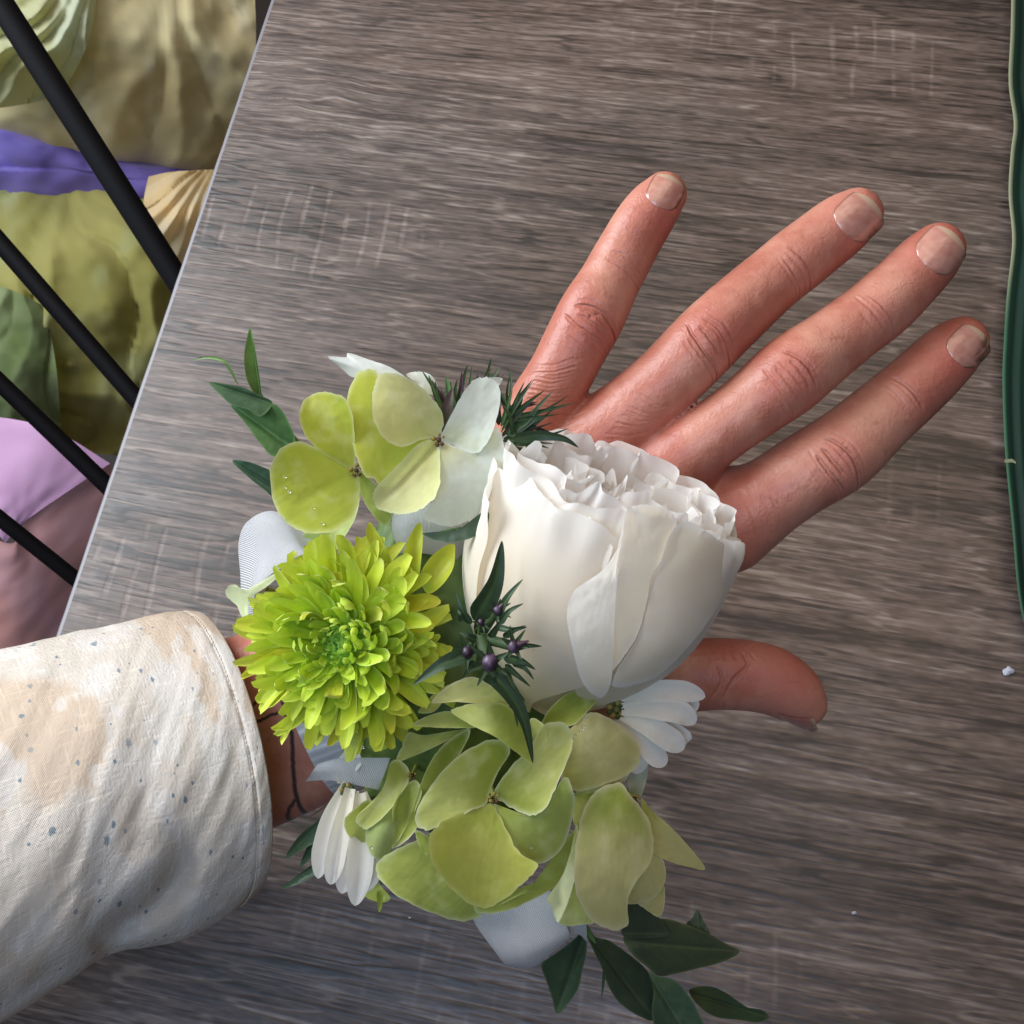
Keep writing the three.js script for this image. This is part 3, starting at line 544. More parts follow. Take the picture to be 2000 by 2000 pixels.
  { // sewn thread along the hem
    const sp = sg.attributes.position, sn = sg.attributes.normal, row = seq.findIndex(q => q[0] > 0.66 && q[1] === 1), dash = [], W1 = nu + 1;
    for (let i = 0; i < nu; i++) { const a = row * W1 + i, A = V3(sp.getX(a), sp.getY(a), sp.getZ(a)), B = V3(sp.getX(a + 1), sp.getY(a + 1), sp.getZ(a + 1)), n = V3(sn.getX(a), sn.getY(a), sn.getZ(a)), m = A.clone().lerp(B, 0.5);
      if (n.dot(m.clone().sub(P(440, 1480, .288))) < 0) n.negate();
      const g = new THREE.CapsuleGeometry(0.00017, A.distanceTo(B) * 0.5, 2, 5); g.applyQuaternion(new THREE.Quaternion().setFromUnitVectors(V3(0, 1, 0), B.clone().sub(A).normalize())); m.addScaledVector(n, 0.00016); g.translate(m.x, m.y, m.z); dash.push(g); }
    mesh('hem_stitching', mergeGeometries(dash), new THREE.MeshStandardMaterial({ color: new THREE.Color().setRGB(.62, .54, .44), roughness: .9 }), sleeve);
  }
  rebase(root, P(440, 1480, .285));
}

// ---------------------------------------------------------------- wrist corsage
{
  const root = thing('wrist_corsage', 'wrist corsage of white rose, lime chrysanthemum and green hydrangea with white ribbon', 'corsage');
  const relief = dataTex(256, 256, (i, j) => { const h = 255 * (0.5 * fbm(i / 9, j / 9, 3, 3) + 0.5 * Math.abs(Math.sin(j / 5 + 3 * noise(i / 30, j / 30, 2)))); return [h, h, h]; }, false);
  const petalMat = (o = {}) => new THREE.MeshPhysicalMaterial({ vertexColors: true, roughness: 1.0, transmission: 0.28, thickness: 0, clearcoat: 0.18, clearcoatRoughness: 0.4, bumpMap: relief, bumpScale: 0.00003, side: THREE.DoubleSide, ...o });
  const M = {
    hydr: petalMat({ transmission: 0.38 }), rose: petalMat({ transmission: 0.48, clearcoat: 0.08, bumpScale: 0.00002 }), outer: petalMat({ transmission: 0.34, clearcoat: 0.08, bumpScale: 0.00002 }), mum: petalMat({ transmission: 0.3, clearcoat: 0.35, clearcoatRoughness: 0.28 }), daisy: petalMat({ transmission: 0.3 }),
    leaf: petalMat({ transmission: 0.12, clearcoat: 0.35, clearcoatRoughness: 0.32 }),
    stem: new THREE.MeshPhysicalMaterial({ vertexColors: true, roughness: 0.6 }), bud: new THREE.MeshPhysicalMaterial({ vertexColors: true, roughness: 0.5, clearcoat: 0.3, clearcoatRoughness: 0.3 }),
    drop: new THREE.MeshPhysicalMaterial({ color: 0xffffff, roughness: 0.02, transmission: 1, thickness: 0.001, ior: 1.33 }),
  };
  const GREEN = [L3(164, 174, 62), L3(198, 200, 104), L3(226, 228, 172)], LIME = [L3(186, 200, 70), L3(190, 198, 60), L3(226, 228, 154)], PALE = [L3(206, 208, 120), L3(220, 218, 148), L3(224, 226, 172)], WHITE = [L3(226, 232, 186), L3(238, 244, 226), L3(242, 248, 238)], TAN = [L3(188, 184, 96), L3(206, 196, 124), L3(222, 214, 160)], DEEP = [L3(136, 152, 46), L3(168, 176, 72), L3(214, 218, 152)];
  const LEAF = [L3(58, 92, 44), L3(74, 110, 56), L3(96, 132, 76)], DARK = [L3(38, 58, 36), L3(46, 66, 42), L3(66, 88, 58)], OLIVE = [L3(48, 60, 36), L3(56, 66, 40), L3(80, 90, 56)];
  let sdn = 1;
  // --- green mass of stems and tape that carries the flowers
  { const g = new THREE.IcosahedronGeometry(1, 20); const p = g.attributes.position; for (let i = 0; i < p.count; i++) { const x = p.getX(i), y = p.getY(i), z = p.getZ(i), k = 0.85 + 0.3 * fbm(x * 3 + 5, y * 3 + 5, 1, 3) + 0.1 * noise(x * 14 + 40, y * 14 + 40, z * 3); const q = P(885 + x * k * 245, 1290 - y * k * 300, 0.253 - z * k * 0.012); p.setXYZ(i, q.x, q.y, q.z); } const h = mergeVertices((g.deleteAttribute('normal'), g.deleteAttribute('uv'), g)); h.computeVertexNormals(); paint(h, (x, y, z) => mix3(L3(60, 84, 40), L3(104, 124, 62), noise(x * 500, z * 500, 3))); mesh('stem_bundle', h, M.stem, root); }

  // --- hydrangea florets
  function floret(c, petals, knob = 13) {
    const parts = []; for (let k = 0; k < 7; k++) { const a = k * 2.4, r = k ? knob * 0.8 : 0; parts.push(paint(ball(c[0] + Math.cos(a) * r, c[1] + Math.sin(a) * r, c[2] - 0.0012, rr(0.2, 0.4) * knob, 1, 1, 1.2, 8), k % 3 ? L3(150, 128, 58) : L3(92, 62, 40))); }
    parts.push(paint(tube([[c[0], c[1], c[2]], [lerp(c[0], 900, 0.12), lerp(c[1], 1300, 0.12), c[2] + 0.014]], 5, 6, 6), L3(140, 150, 70)));
    const root2 = mesh('hydrangea_floret', mergeGeometries(parts.map(g => { g = g.index ? g.toNonIndexed() : g; g.deleteAttribute('uv'); return g; })), M.stem, root);
    for (const q of petals) mesh('petal', blade({ base: c, d: c[2], grow: 1.035, sd: sdn++ * 0.731, serr: 0.05, ...q, cup: (q.cup ?? 0) * 1.5, bend: (q.bend ?? 0) * 1.4, ruffle: (q.ruffle ?? 0) + 0.35, K: 14, n: 64 }), M.hydr, root2);
    return root2;
  }
  // pale floret at the top of the corsage
  floret([857, 859, .2300], [
    { out: c2(1240, 615, 1300, 480, 1375, 365, 1440, 335, 1500, 370, 1510, 450, 1480, 570, 1440, 650, 1390, 682, 1300, 650), tip: c2(1450, 335)[0], dt: -1, cup: 1.6, bend: 1.5, roll: 1.2, cols: WHITE },
    { out: c2(1228, 650, 1300, 660, 1390, 690, 1450, 640, 1490, 572, 1525, 640, 1520, 740, 1490, 880, 1410, 970, 1300, 1025, 1220, 1012, 1160, 985, 1210, 900, 1228, 790), tip: c2(1400, 980)[0], dt: 2, cup: 1, bend: 3, roll: -1.5, cols: [PALE[1], WHITE[1], WHITE[2]] },
    { out: c2(1215, 640, 1228, 740, 1222, 850, 1180, 920, 1100, 965, 1010, 968, 940, 945, 918, 880, 960, 820, 1040, 740, 1130, 650), tip: c2(960, 920)[0], dt: 1, cup: 3.4, bend: 1.5, crease: 2.2, cols: PALE },
    { out: c2(1225, 600, 1236, 510, 1190, 430, 1130, 370, 1040, 325, 955, 318, 925, 380, 915, 450, 922, 530, 975, 620, 1060, 652, 1150, 618), tip: c2(935, 400)[0], dt: -3, cup: 2, bend: 2, cols: [PALE[0], L3(212, 206, 132).map(x => x), PALE[2]] },
    { out: c2(1180, 630, 1080, 540, 960, 400, 925, 310, 850, 318, 806, 390, 795, 470, 812, 600, 838, 700, 880, 790, 920, 800, 970, 850, 1070, 750), tip: c2(830, 380)[0], d: .2335, dt: -1, cup: 1.5, bend: 2, cols: LIME },
    { out: c2(710, 235, 790, 238, 800, 218, 900, 250, 1010, 292, 1110, 372, 1060, 380, 960, 335, 850, 320, 820, 330, 760, 280), tip: c2(712, 236)[0], base: c2(1110, 380)[0], d: .2345, dt: 3, cup: -1, bend: 1, ruffle: .6, cols: [WHITE[1], WHITE[2], L3(232, 236, 232)] },
    { out: c2(1075, 318, 1130, 306, 1180, 318, 1215, 360, 1210, 410, 1160, 400, 1120, 360), base: c2(1200, 420)[0], tip: c2(1080, 316)[0], d: .240, dt: 1, cup: 1, cols: WHITE },
    { out: c2(1380, 352, 1440, 335, 1520, 334, 1505, 372, 1490, 400, 1420, 390), base: c2(1420, 400)[0], tip: c2(1520, 334)[0], d: .2375, cup: 1, cols: WHITE },
  ]);
  // lime floret beside it
  floret([696, 919, .2330], [
    { out: c2(820, 755, 740, 720, 660, 670, 602, 610, 572, 520, 590, 450, 650, 410, 725, 410, 785, 440, 815, 520, 825, 640), tip: c2(640, 430)[0], dt: -2, cup: 2.2, bend: 1.5, cols: LIME },
    { out: c2(825, 772, 760, 720, 680, 680, 570, 642, 490, 665, 440, 740, 437, 820, 455, 930, 500, 1000, 560, 1042, 650, 1060, 740, 1045, 810, 985, 845, 880), tip: c2(510, 960)[0], dt: -2.5, cup: 1.8, bend: 2.6, crease: .4, cols: LIME },
    { out: c2(850, 780, 920, 830, 985, 900, 1000, 990, 960, 1020, 900, 960, 860, 880), tip: c2(985, 1000)[0], dt: 7, cup: 1, cols: [L3(170, 190, 80), L3(178, 196, 96), PALE[2]] },
    { out: c2(840, 800, 850, 900, 820, 1010, 760, 1110, 720, 1180, 660, 1165, 600, 1130, 588, 1070, 640, 1050, 730, 1000, 800, 900), tip: c2(640, 1150)[0], d: .2385, dt: 2, cup: 1, ruffle: 1, cols: [L3(190, 208, 108), L3(196, 212, 124), PALE[2]] },
  ]);
  // the large green floret below
  floret([965, 1558, .2240], [
    { out: c5(930, 500, 960, 420, 1020, 320, 985, 278, 935, 272, 850, 310, 780, 362, 710, 440, 655, 525, 630, 595, 660, 640, 710, 632, 780, 605, 860, 560, 915, 540), tip: c5(670, 590)[0], dt: -1.5, cup: 2.4, bend: 2.2, cols: GREEN },
    { out: c5(960, 490, 1030, 380, 1100, 310, 1160, 215, 1215, 200, 1262, 215, 1282, 270, 1262, 350, 1215, 460, 1172, 545, 1115, 580, 1060, 560, 1000, 530), tip: c5(1250, 220)[0], dt: -2, cup: 2.6, bend: 1.6, roll: 1.4, cols: GREEN },
    { out: c5(965, 540, 1030, 575, 1100, 585, 1180, 545, 1242, 432, 1275, 460, 1287, 530, 1268, 640, 1222, 738, 1140, 780, 1075, 748, 1020, 670, 985, 600), tip: c5(1210, 720)[0], dt: .6, cup: 2.0, bend: 2.6, cols: [GREEN[0], L3(176, 188, 88), GREEN[2]] },
    { out: c5(945, 540, 860, 570, 740, 622, 692, 690, 705, 790, 775, 880, 870, 955, 950, 955, 1050, 888, 1100, 840, 1135, 790, 1060, 745, 1005, 650, 970, 580), tip: c5(890, 958)[0], dt: -2.5, cup: 2.2, bend: 3.2, cols: [GREEN[0], L3(182, 182, 72), L3(200, 200, 112)] },
  ], 11);
  floret([950, 1600, .2325], [
    { out: c5(760, 640, 640, 690, 540, 735, 470, 790, 480, 850, 560, 925, 680, 985, 820, 1025, 890, 990, 830, 900, 760, 800), tip: c5(560, 960)[0], dt: 3, cup: -1.4, bend: 3.4, ruffle: .6, cols: DEEP },
    { out: c5(880, 960, 960, 965, 1060, 920, 1150, 880, 1250, 760, 1295, 640, 1310, 720, 1290, 800, 1240, 860, 1130, 930, 1000, 985, 900, 990), tip: c5(1180, 900)[0], dt: 1.5, cup: 1, bend: 2, cols: DEEP },
    { out: c5(1300, 630, 1310, 740, 1290, 860, 1255, 970, 1220, 1025, 1195, 960, 1180, 930, 1240, 840, 1275, 740), base: c5(1290, 640)[0], tip: c5(1220, 1020)[0], d: .2300, dt: 3, cup: 3, roll: 3, cols: [GREEN[1], GREEN[2], L3(214, 222, 180)] },
    { out: c5(630, 650, 700, 700, 720, 790, 690, 770, 645, 720), base: c5(720, 640)[0], tip: c5(690, 780)[0], d: .2300, cols: DEEP },
  ]);
  // drooping floret on the right
  floret([1240, 1560, .2300], [
    { out: c5(1400, 480, 1480, 458, 1530, 520, 1590, 600, 1618, 690, 1600, 790, 1530, 890, 1512, 960, 1510, 1040, 1420, 1050, 1340, 980, 1302, 880, 1300, 740, 1320, 620, 1350, 540), base: c5(1440, 470)[0], tip: c5(1420, 1050)[0], d: .2250, dt: 5, cup: -1.5, bend: 3.4, ruffle: .5, cols: [GREEN[0], TAN[1], TAN[2]] },
    { out: c5(1575, 520, 1620, 570, 1690, 630, 1770, 715, 1835, 805, 1760, 795, 1690, 775, 1620, 735, 1590, 640), base: c5(1575, 530)[0], tip: c5(1832, 802)[0], d: .2320, dt: 4, cup: 1, bend: 1, serr: .02, cols: [GREEN[1], TAN[1], L3(206, 200, 120)] },
    { out: c5(1610, 720, 1660, 770, 1672, 850, 1630, 925, 1570, 948, 1515, 948, 1530, 870, 1590, 790), base: c5(1600, 700)[0], tip: c5(1600, 945)[0], d: .2330, dt: 3, cup: -1, bend: 2, cols: TAN },
    { out: c5(1650, 860, 1670, 900, 1665, 980, 1640, 1008, 1590, 975, 1560, 950, 1620, 925), base: c5(1600, 880)[0], tip: c5(1650, 1000)[0], d: .2380, dt: 2, cols: TAN },
    { out: c5(1300, 840, 1320, 940, 1400, 1015, 1340, 1040, 1230, 1035, 1270, 930), base: c5(1300, 850)[0], tip: c5(1290, 1040)[0], d: .2345, dt: 2, cup: 1, cols: [DEEP[1], GREEN[1], GREEN[2]] },
    { out: c5(1310, 480, 1380, 490, 1340, 560, 1310, 640, 1285, 580), base: c5(1370, 480)[0], tip: c5(1300, 630)[0], d: .2300, cols: GREEN },
    { out: c5(1280, 225, 1345, 160, 1410, 168, 1500, 230, 1555, 305, 1545, 385, 1440, 445, 1310, 478, 1245, 435, 1250, 330), base: c5(1260, 440)[0], tip: c5(1500, 240)[0], d: .2270, dt: 1, cup: -1.2, bend: 2.6, cols: TAN },
    { out: c5(1160, 205, 1190, 140, 1265, 75, 1345, 62, 1392, 88, 1345, 150, 1285, 205, 1220, 210), base: c5(1170, 210)[0], tip: c5(1385, 80)[0], d: .2290, dt: 1, cup: 1.6, bend: 1.5, cols: [GREEN[0], L3(172, 182, 70), GREEN[2]] },
    { out: c5(1290, 495, 1420, 450, 1510, 405, 1500, 440, 1410, 475, 1300, 505), base: c5(1290, 500)[0], tip: c5(1510, 410)[0], d: .2290, cols: [GREEN[1], GREEN[2], PALE[2]] },
    { out: c5(1520, 430, 1570, 370, 1600, 375, 1590, 450, 1560, 520, 1530, 500), base: c5(1530, 500)[0], tip: c5(1590, 380)[0], d: .236, cols: [L3(160, 168, 140), L3(176, 182, 160), L3(190, 196, 176)] },
  ], 8);
  // crowded florets on the left, under the chrysanthemum
  floret([805, 1515, .2340], [
    { out: c5(600, 420, 560, 360, 520, 370, 490, 470, 430, 540, 380, 590, 395, 625, 430, 635, 500, 580, 560, 500), tip: c5(395, 610)[0], dt: 1, cup: 2, bend: 2, cols: [DEEP[1], GREEN[1], GREEN[2]] },
    { out: c5(430, 520, 370, 560, 330, 605, 340, 660, 395, 715, 440, 745, 450, 690, 430, 620, 450, 570), base: c5(440, 530)[0], tip: c5(400, 720)[0], d: .2365, dt: 2, cup: 2, cols: [GREEN[0], L3(182, 190, 96), PALE[2]] },
    { out: c5(520, 530, 470, 580, 425, 640, 420, 700, 450, 755, 490, 765, 525, 720, 545, 620), base: c5(525, 530)[0], tip: c5(465, 760)[0], d: .2345, dt: 1, cup: -2, bend: 2, cols: [DEEP[1], L3(178, 192, 110), L3(206, 214, 160)] },
    { out: c5(620, 440, 570, 480, 530, 560, 540, 650, 530, 720, 580, 640, 625, 560, 650, 490), tip: c5(535, 715)[0], d: .2330, dt: 2, cup: 3, cols: DEEP },
    { out: c5(850, 228, 760, 280, 700, 345, 650, 450, 610, 570, 560, 680, 545, 715, 620, 655, 660, 560, 730, 440, 810, 330), base: c5(850, 230)[0], tip: c5(548, 712)[0], d: .2300, dt: 3, cup: 2.4, bend: 1, cols: [DEEP[0], DEEP[1], GREEN[2]] },
    { out: c5(600, 240, 660, 250, 760, 235, 850, 225, 800, 250, 720, 290, 620, 335, 550, 355, 570, 300), base: c5(850, 228)[0], tip: c5(552, 352)[0], d: .2310, dt: 2, cup: 2, cols: GREEN },
  ], 9);
  // folded pale petals between rose and chrysanthemum
  floret([1000, 1420, .2260], [
    { out: c5(700, 112, 745, 60, 800, 25, 870, 8, 960, 55, 1040, 120, 1000, 125, 900, 118, 800, 108), base: c5(1020, 120)[0], tip: c5(705, 108)[0], d: .2225, dt: 3, cup: 1, bend: 2, cols: [GREEN[1], L3(206, 200, 120), L3(226, 216, 176)] },
    { out: c5(780, 150, 830, 128, 930, 118, 1010, 128, 1070, 200, 1105, 290, 1112, 365, 1050, 320, 960, 255, 860, 205), base: c5(1010, 130)[0], tip: c5(790, 158)[0], d: .2205, dt: 2, cup: 3, bend: 2.5, cols: [GREEN[0], GREEN[1], L3(204, 206, 130)] },
    { out: c5(1112, 180, 1160, 205, 1178, 265, 1165, 330, 1120, 360, 1095, 300, 1100, 230), base: c5(1110, 190)[0], tip: c5(1135, 358)[0], d: .2235, dt: 1, cup: 2, cols: [GREEN[1], L3(190, 196, 106), GREEN[2]] },
    { out: c5(620, 205, 690, 165, 770, 150, 840, 180, 870, 215, 790, 218, 700, 215), base: c5(860, 210)[0], tip: c5(622, 205)[0], d: .2255, dt: 2, cup: 1.4, cols: GREEN },
    { out: c5(640, 150, 690, 90, 760, 40, 800, 40, 740, 110, 700, 150), base: c5(800, 60)[0], tip: c5(650, 150)[0], d: .2280, dt: 2, cols: [GREEN[0], L3(196, 190, 90), GREEN[2]] },
  ], 7);

  // --- white rose
  const rB = P(1062, 1362, .2480), rT = P(1222, 928, .2310), ra = rT.clone().sub(rB), rH = ra.length(); ra.normalize();
  const toC = camera.position.clone().sub(rB).normalize(), e2 = toC.addScaledVector(ra, -toC.dot(ra)).normalize(), e1 = V3().crossVectors(ra, e2).normalize();
  if (e1.dot(dirW(1, 0, 0)) < 0) e1.negate();
  const RR = 0.0262, prof = [[.30], [.58], [.80], [.94], [1.01], [1.0], [.95], [.89]];
  const rp = (th, h, r) => rB.clone().addScaledVector(ra, h).addScaledVector(e1, r * Math.sin(th)).addScaledVector(e2, r * Math.cos(th));
  const roseD = (x, y) => {                                 // where a line of sight meets the rose's body
    let best = 9, bd = .235;
    for (let d = .205; d < .262; d += .0004) { const q = P(x, y, d).sub(rB), h = q.dot(ra), rad = q.addScaledVector(ra, -h).length(), k = rad / (RR * cr(prof, clamp(h / rH))[0] + .0016) + 3 * Math.max(0, -h / rH, h / rH - 1.02); if (k <= 1) { let lo = d - .0004, hi = d; for (let i = 0; i < 8; i++) { const m = (lo + hi) / 2, q2 = P(x, y, m).sub(rB), h2 = q2.dot(ra), r2 = q2.addScaledVector(ra, -h2).length(); r2 / (RR * cr(prof, clamp(h2 / rH))[0] + .0016) + 3 * Math.max(0, -h2 / rH, h2 / rH - 1.02) <= 1 ? hi = m : lo = m; } return hi; } if (k < best) { best = k; bd = d; } }
    return bd;
  };
  const IV = L3(250, 238, 216), CR = L3(252, 247, 240), YG = L3(228, 214, 158), PE = L3(255, 230, 200);
  const core = new THREE.SphereGeometry(0.010, 16, 12); { const q = rp(0, 0.010, 0); core.translate(q.x, q.y, q.z); }
  const rose = mesh('rose', paint(core, L3(196, 200, 130)), M.stem, root);
  function rosePetal(th0, hw, sc, hh, curl, ruf, sd, inner) {
    mesh('petal', gridGeo(40, 30, (u, v) => {
      const x = u * 2 - 1, top = hh * (1 - 0.13 * Math.pow(Math.abs(x), 2.4) + ruf * 0.05 * (noise(u * 5, sd * 7.1) - 0.5) + ruf * 0.03 * (noise(u * 13, sd * 3.7) - 0.5)), s = v * top;
      let th = th0 + x * hw * (0.42 + 0.58 * smooth(0, 0.5, v)) + 0.08 * (noise(v * 3, sd * 5) - 0.5);
      let r = RR * sc * cr(prof, clamp(s))[0] + 0.0009 * x + 0.0006;
      const e = smooth(0.72, 1, v); r += curl * e * e * (0.6 + 0.8 * noise(u * 4, sd * 9.3));
      r += ruf * 0.0026 * smooth(0.45, 1, v) * (noise(u * 6, v * 2.5, sd * 2.9) - 0.5) * 1.5 + ruf * 0.0008 * e * (noise(u * 15, v * 5, sd * 6.1) - 0.5) * 2;
      th += ruf * 0.16 * e * (noise(u * 7, v * 4, sd * 8.3) - 0.5);
      return rp(th, rH * (s - curl * 9 * e * e * e), Math.max(r, 0.0008));
    }, (u, v) => {
      const n = fbm(u * 6, v * 6, sd, 3), k = 1 + 0.06 * (n - 0.5), base = inner ? mix3(PE, CR, smooth(0.3, 0.95, v + 0.3 * (n - 0.5))) : mix3(YG, IV, smooth(0.0, 0.5, v + 0.2 * (n - 0.5)));
      let c = mix3(base, CR, smooth(0.6, 1, v) * 0.8);
      return [c[0] * k, c[1] * k, c[2] * k];
    }), M.rose, rose);
  }
  let ps = 1;
  for (const [a, hw] of [[-0.55, 0.95], [1.0, 0.9], [2.3, 1.0], [3.6, 1.0], [-1.75, 0.95]]) rosePetal(a, hw, 1.0, 0.97, 0.0016, 0.9, ps++ * 1.37);
  for (let k = 0; k < 5; k++) rosePetal(0.35 + k * 1.257, 0.95, 0.93, 1.01, 0.0018, 1.2, ps++ * 1.37);
  for (let k = 0; k < 6; k++) rosePetal(0.9 + k * 1.047, 0.85, 0.80, 1.01, 0.0006, 1.8, ps++ * 1.37, true);
  for (let k = 0; k < 6; k++) rosePetal(0.2 + k * 1.047, 0.80, 0.66, 0.98, 0.0002, 2.2, ps++ * 1.37, true);
  for (let k = 0; k < 5; k++) rosePetal(0.7 + k * 1.257, 0.85, 0.51, 0.96, -0.0004, 2.6, ps++ * 1.37, true);
  for (let k = 0; k < 5; k++) rosePetal(0.1 + k * 1.257, 0.9, 0.36, 0.94, -0.0006, 2.8, ps++ * 1.37, true);
  for (let k = 0; k < 4; k++) rosePetal(0.5 + k * 1.57, 1.0, 0.20, 0.92, -0.0006, 2.6, ps++ * 1.37, true);
  // loosened outer petals on the front
  const outer = (out, base, tip, o) => mesh('petal', blade({ out, base, tip, d: .23, dfn: roseD, sd: sdn++ * 0.37, serr: 0.02, cols: [mix3(YG, IV, .85), IV, CR], veins: 0, mot: .25, K: 18, n: 96, ...o }), M.outer, rose);
  outer(c4(805, 1425, 835, 1330, 930, 1180, 1000, 950, 1060, 760, 1110, 640, 1200, 610, 1330, 700, 1425, 770, 1425, 850, 1380, 950, 1280, 1100, 1180, 1230, 1040, 1365, 910, 1420), c4(830, 1420)[0], c4(1330, 690)[0], { lift: (s, t) => 0.5 + 2.0 * smooth(-0.2, 0.3, s) * smooth(1.15, 0.6, s) - 1.2 * t });
  outer(c4(800, 1335, 870, 1262, 935, 1150, 978, 985, 1000, 870, 1085, 740, 1120, 600, 1040, 530, 930, 525, 872, 560, 850, 700, 822, 850, 806, 1100), c4(805, 1330)[0], c4(1010, 540)[0], { lift: (s, t) => 1.0 + 2.8 * smooth(-0.1, 0.35, s) * smooth(1.1, 0.55, s) - 1.6 * t * smooth(1, .5, s) });
  outer(c4(742, 1482, 655, 1405, 605, 1230, 578, 1060, 620, 945, 735, 865, 800, 790, 850, 690, 872, 560, 900, 580, 850, 760, 828, 900, 814, 1100, 806, 1300, 792, 1425), c4(750, 1475)[0], c4(880, 570)[0], { lift: (s, t) => 1.4 + 3.6 * smooth(-0.15, 0.3, s) * smooth(1.05, 0.6, s) + 1.0 * t, cols: [IV, mix3(IV, CR, .5), CR] });
  outer(c4(1150, 722, 1205, 645, 1255, 575, 1302, 540, 1312, 640, 1380, 675, 1442, 700, 1412, 752, 1330, 722, 1240, 705), c4(1180, 700)[0], c4(1440, 700)[0], { dfn: null, d: .2270, dt: 3, cup: 1.5, bend: 1, ruffle: 1, cols: [CR, CR, CR], K: 10, n: 60 });

  // --- lime chrysanthemum
  {
    const C = P(680, 1256, .2330), N = dirW(-0.20, 0.06, 0.97).normalize(), A = V3().crossVectors(dirW(0, 1, 0), N).normalize(), Bv = V3().crossVectors(N, A).normalize();
    const kn = []; for (let k = 0; k < 46; k++) { const a = k * 2.39996, r = 0.00052 * Math.sqrt(k), s = new THREE.SphereGeometry(rr(.00032, .0005), 8, 6); s.translate(0, 0, 0); const q = C.clone().addScaledVector(N, 0.0068 - r * 0.15 + rr(-.0003, .0003)).addScaledVector(A, Math.cos(a) * r).addScaledVector(Bv, Math.sin(a) * r); s.translate(q.x, q.y, q.z); kn.push(paint(s, mix3(L3(40, 96, 26), L3(120, 170, 50), k / 46))); }
    const rec = new THREE.SphereGeometry(0.0072, 20, 14); rec.scale(1, 1, 1); rec.translate(C.x, C.y, C.z); kn.push(paint(rec, L3(132, 172, 40)));
    const mum = mesh('chrysanthemum', mergeGeometries(kn), M.stem, root);
    const CNT = 292;
    for (let i = 0; i < CNT; i++) {
      const q = (i + 2) / (CNT + 2), rho = Math.pow(q, 0.62), az = i * 2.39996 + rr(-.22, .22), ph = lerp(0.10, 1.74, Math.pow(rho, 0.95)) + rr(-.17, .17) * smooth(0.1, 0.4, rho);
      const len = lerp(0.0026, 0.0164, smooth(0.02, 0.95, rho)) * rr(0.78, 1.15), w = lerp(0.0011, 0.0047, smooth(0.05, 0.7, rho)) * rr(0.55, 0.9), r0 = lerp(0.0050, 0.0062, rho);
      const rad = A.clone().multiplyScalar(Math.cos(az)).addScaledVector(Bv, Math.sin(az)), side = V3().crossVectors(N, rad).normalize();
      const curlIn = lerp(0.9, -0.15, rho) + rr(-.9, 1.4), tw = rr(-.75, .75), lat = rr(-.65, .65), chan = rr(0.15, 0.9), tipw = rr(.8, 1.1), sd = i * 0.37, notch = rr(0, .25);
      const spine = []; { let p = C.clone().addScaledVector(rad, r0 * Math.sin(ph) * 1.0).addScaledVector(N, r0 * Math.cos(ph) * 1.0 + 0.0005); let a = ph; const n = 9; for (let k = 0; k <= n; k++) { const dir = rad.clone().multiplyScalar(Math.sin(a)).addScaledVector(N, Math.cos(a)), up = rad.clone().multiplyScalar(-Math.cos(a)).addScaledVector(N, Math.sin(a)); spine.push([p.clone(), up]); p.addScaledVector(dir, len / n); a -= curlIn * 1.25 * (k / n) / n * 1.6; p.addScaledVector(side, lat * len / n * k / n); } }
      const inner = smooth(0.30, 0.05, rho), outerY = smooth(0.45, 1, rho);
      const c0 = mix3(mix3(L3(186, 212, 34), L3(214, 222, 44), outerY), L3(92, 166, 30), inner), ct = mix3(mix3(L3(204, 226, 70), L3(222, 228, 78), outerY), L3(120, 188, 48), inner), yl = rnd() < 0.08 ? L3(206, 186, 40) : null;
      mesh('ray_petal', gridGeo(8, 9, (u, v) => {
        const [p, up] = spine[Math.round(v * 9)], x = u * 2 - 1;
        const wp = (0.55 + 0.45 * smooth(0, 0.6, v)) * (v > 0.78 ? Math.sqrt(Math.max(0.22, 1 - Math.pow((v - 0.80) / 0.225, 2))) * tipw : 1), hw = w * 0.5 * wp;
        const sx = side.clone().applyAxisAngle(spine[9][0].clone().sub(spine[0][0]).normalize(), tw * v);
        return p.clone().addScaledVector(sx, x * hw).addScaledVector(up, hw * chan * (x * x) * (1 - 0.3 * v) + 0.0003 * (noise(u * 3, v * 4, sd) - 0.5) + (v > 0.7 ? notch * 0.006 * Math.pow((v - 0.7) / 0.3, 2) : 0));
      }, (u, v) => { const n = 1 + 0.2 * (noise(u * 4, v * 5, sd) - 0.5); let c = mix3(c0, ct, clamp(smooth(0.6, 1, v) + 0.7 * smooth(0.6, 1, Math.abs(u * 2 - 1)) * v)); if (yl) c = mix3(c, yl, 0.6 * v); return [c[0] * n, c[1] * n, c[2] * n]; }), M.mum, mum);
    }
    // two longer ray petals that stand out by the rose
    for (const [o, b, t] of [[c3(1040, 480, 1060, 330, 1110, 220, 1150, 185, 1165, 250, 1155, 400, 1130, 520), c3(1080, 540)[0], c3(1148, 186)[0]], [c3(1150, 500, 1200, 400, 1280, 330, 1345, 308, 1355, 360, 1340, 460, 1270, 560, 1190, 600), c3(1150, 600)[0], c3(1345, 310)[0]], [c3(950, 480, 870, 350, 830, 250, 850, 180, 890, 230, 940, 320, 990, 430), c3(980, 500)[0], c3(850, 180)[0]]])
      mesh('ray_petal', blade({ out: o, base: b, tip: t, d: .2315, dt: 1, cup: 2, bend: 1.5, sd: sdn++ * .7, cols: [L3(170, 192, 40), L3(192, 198, 44), L3(208, 206, 76)] }), M.mum, mum);
  }

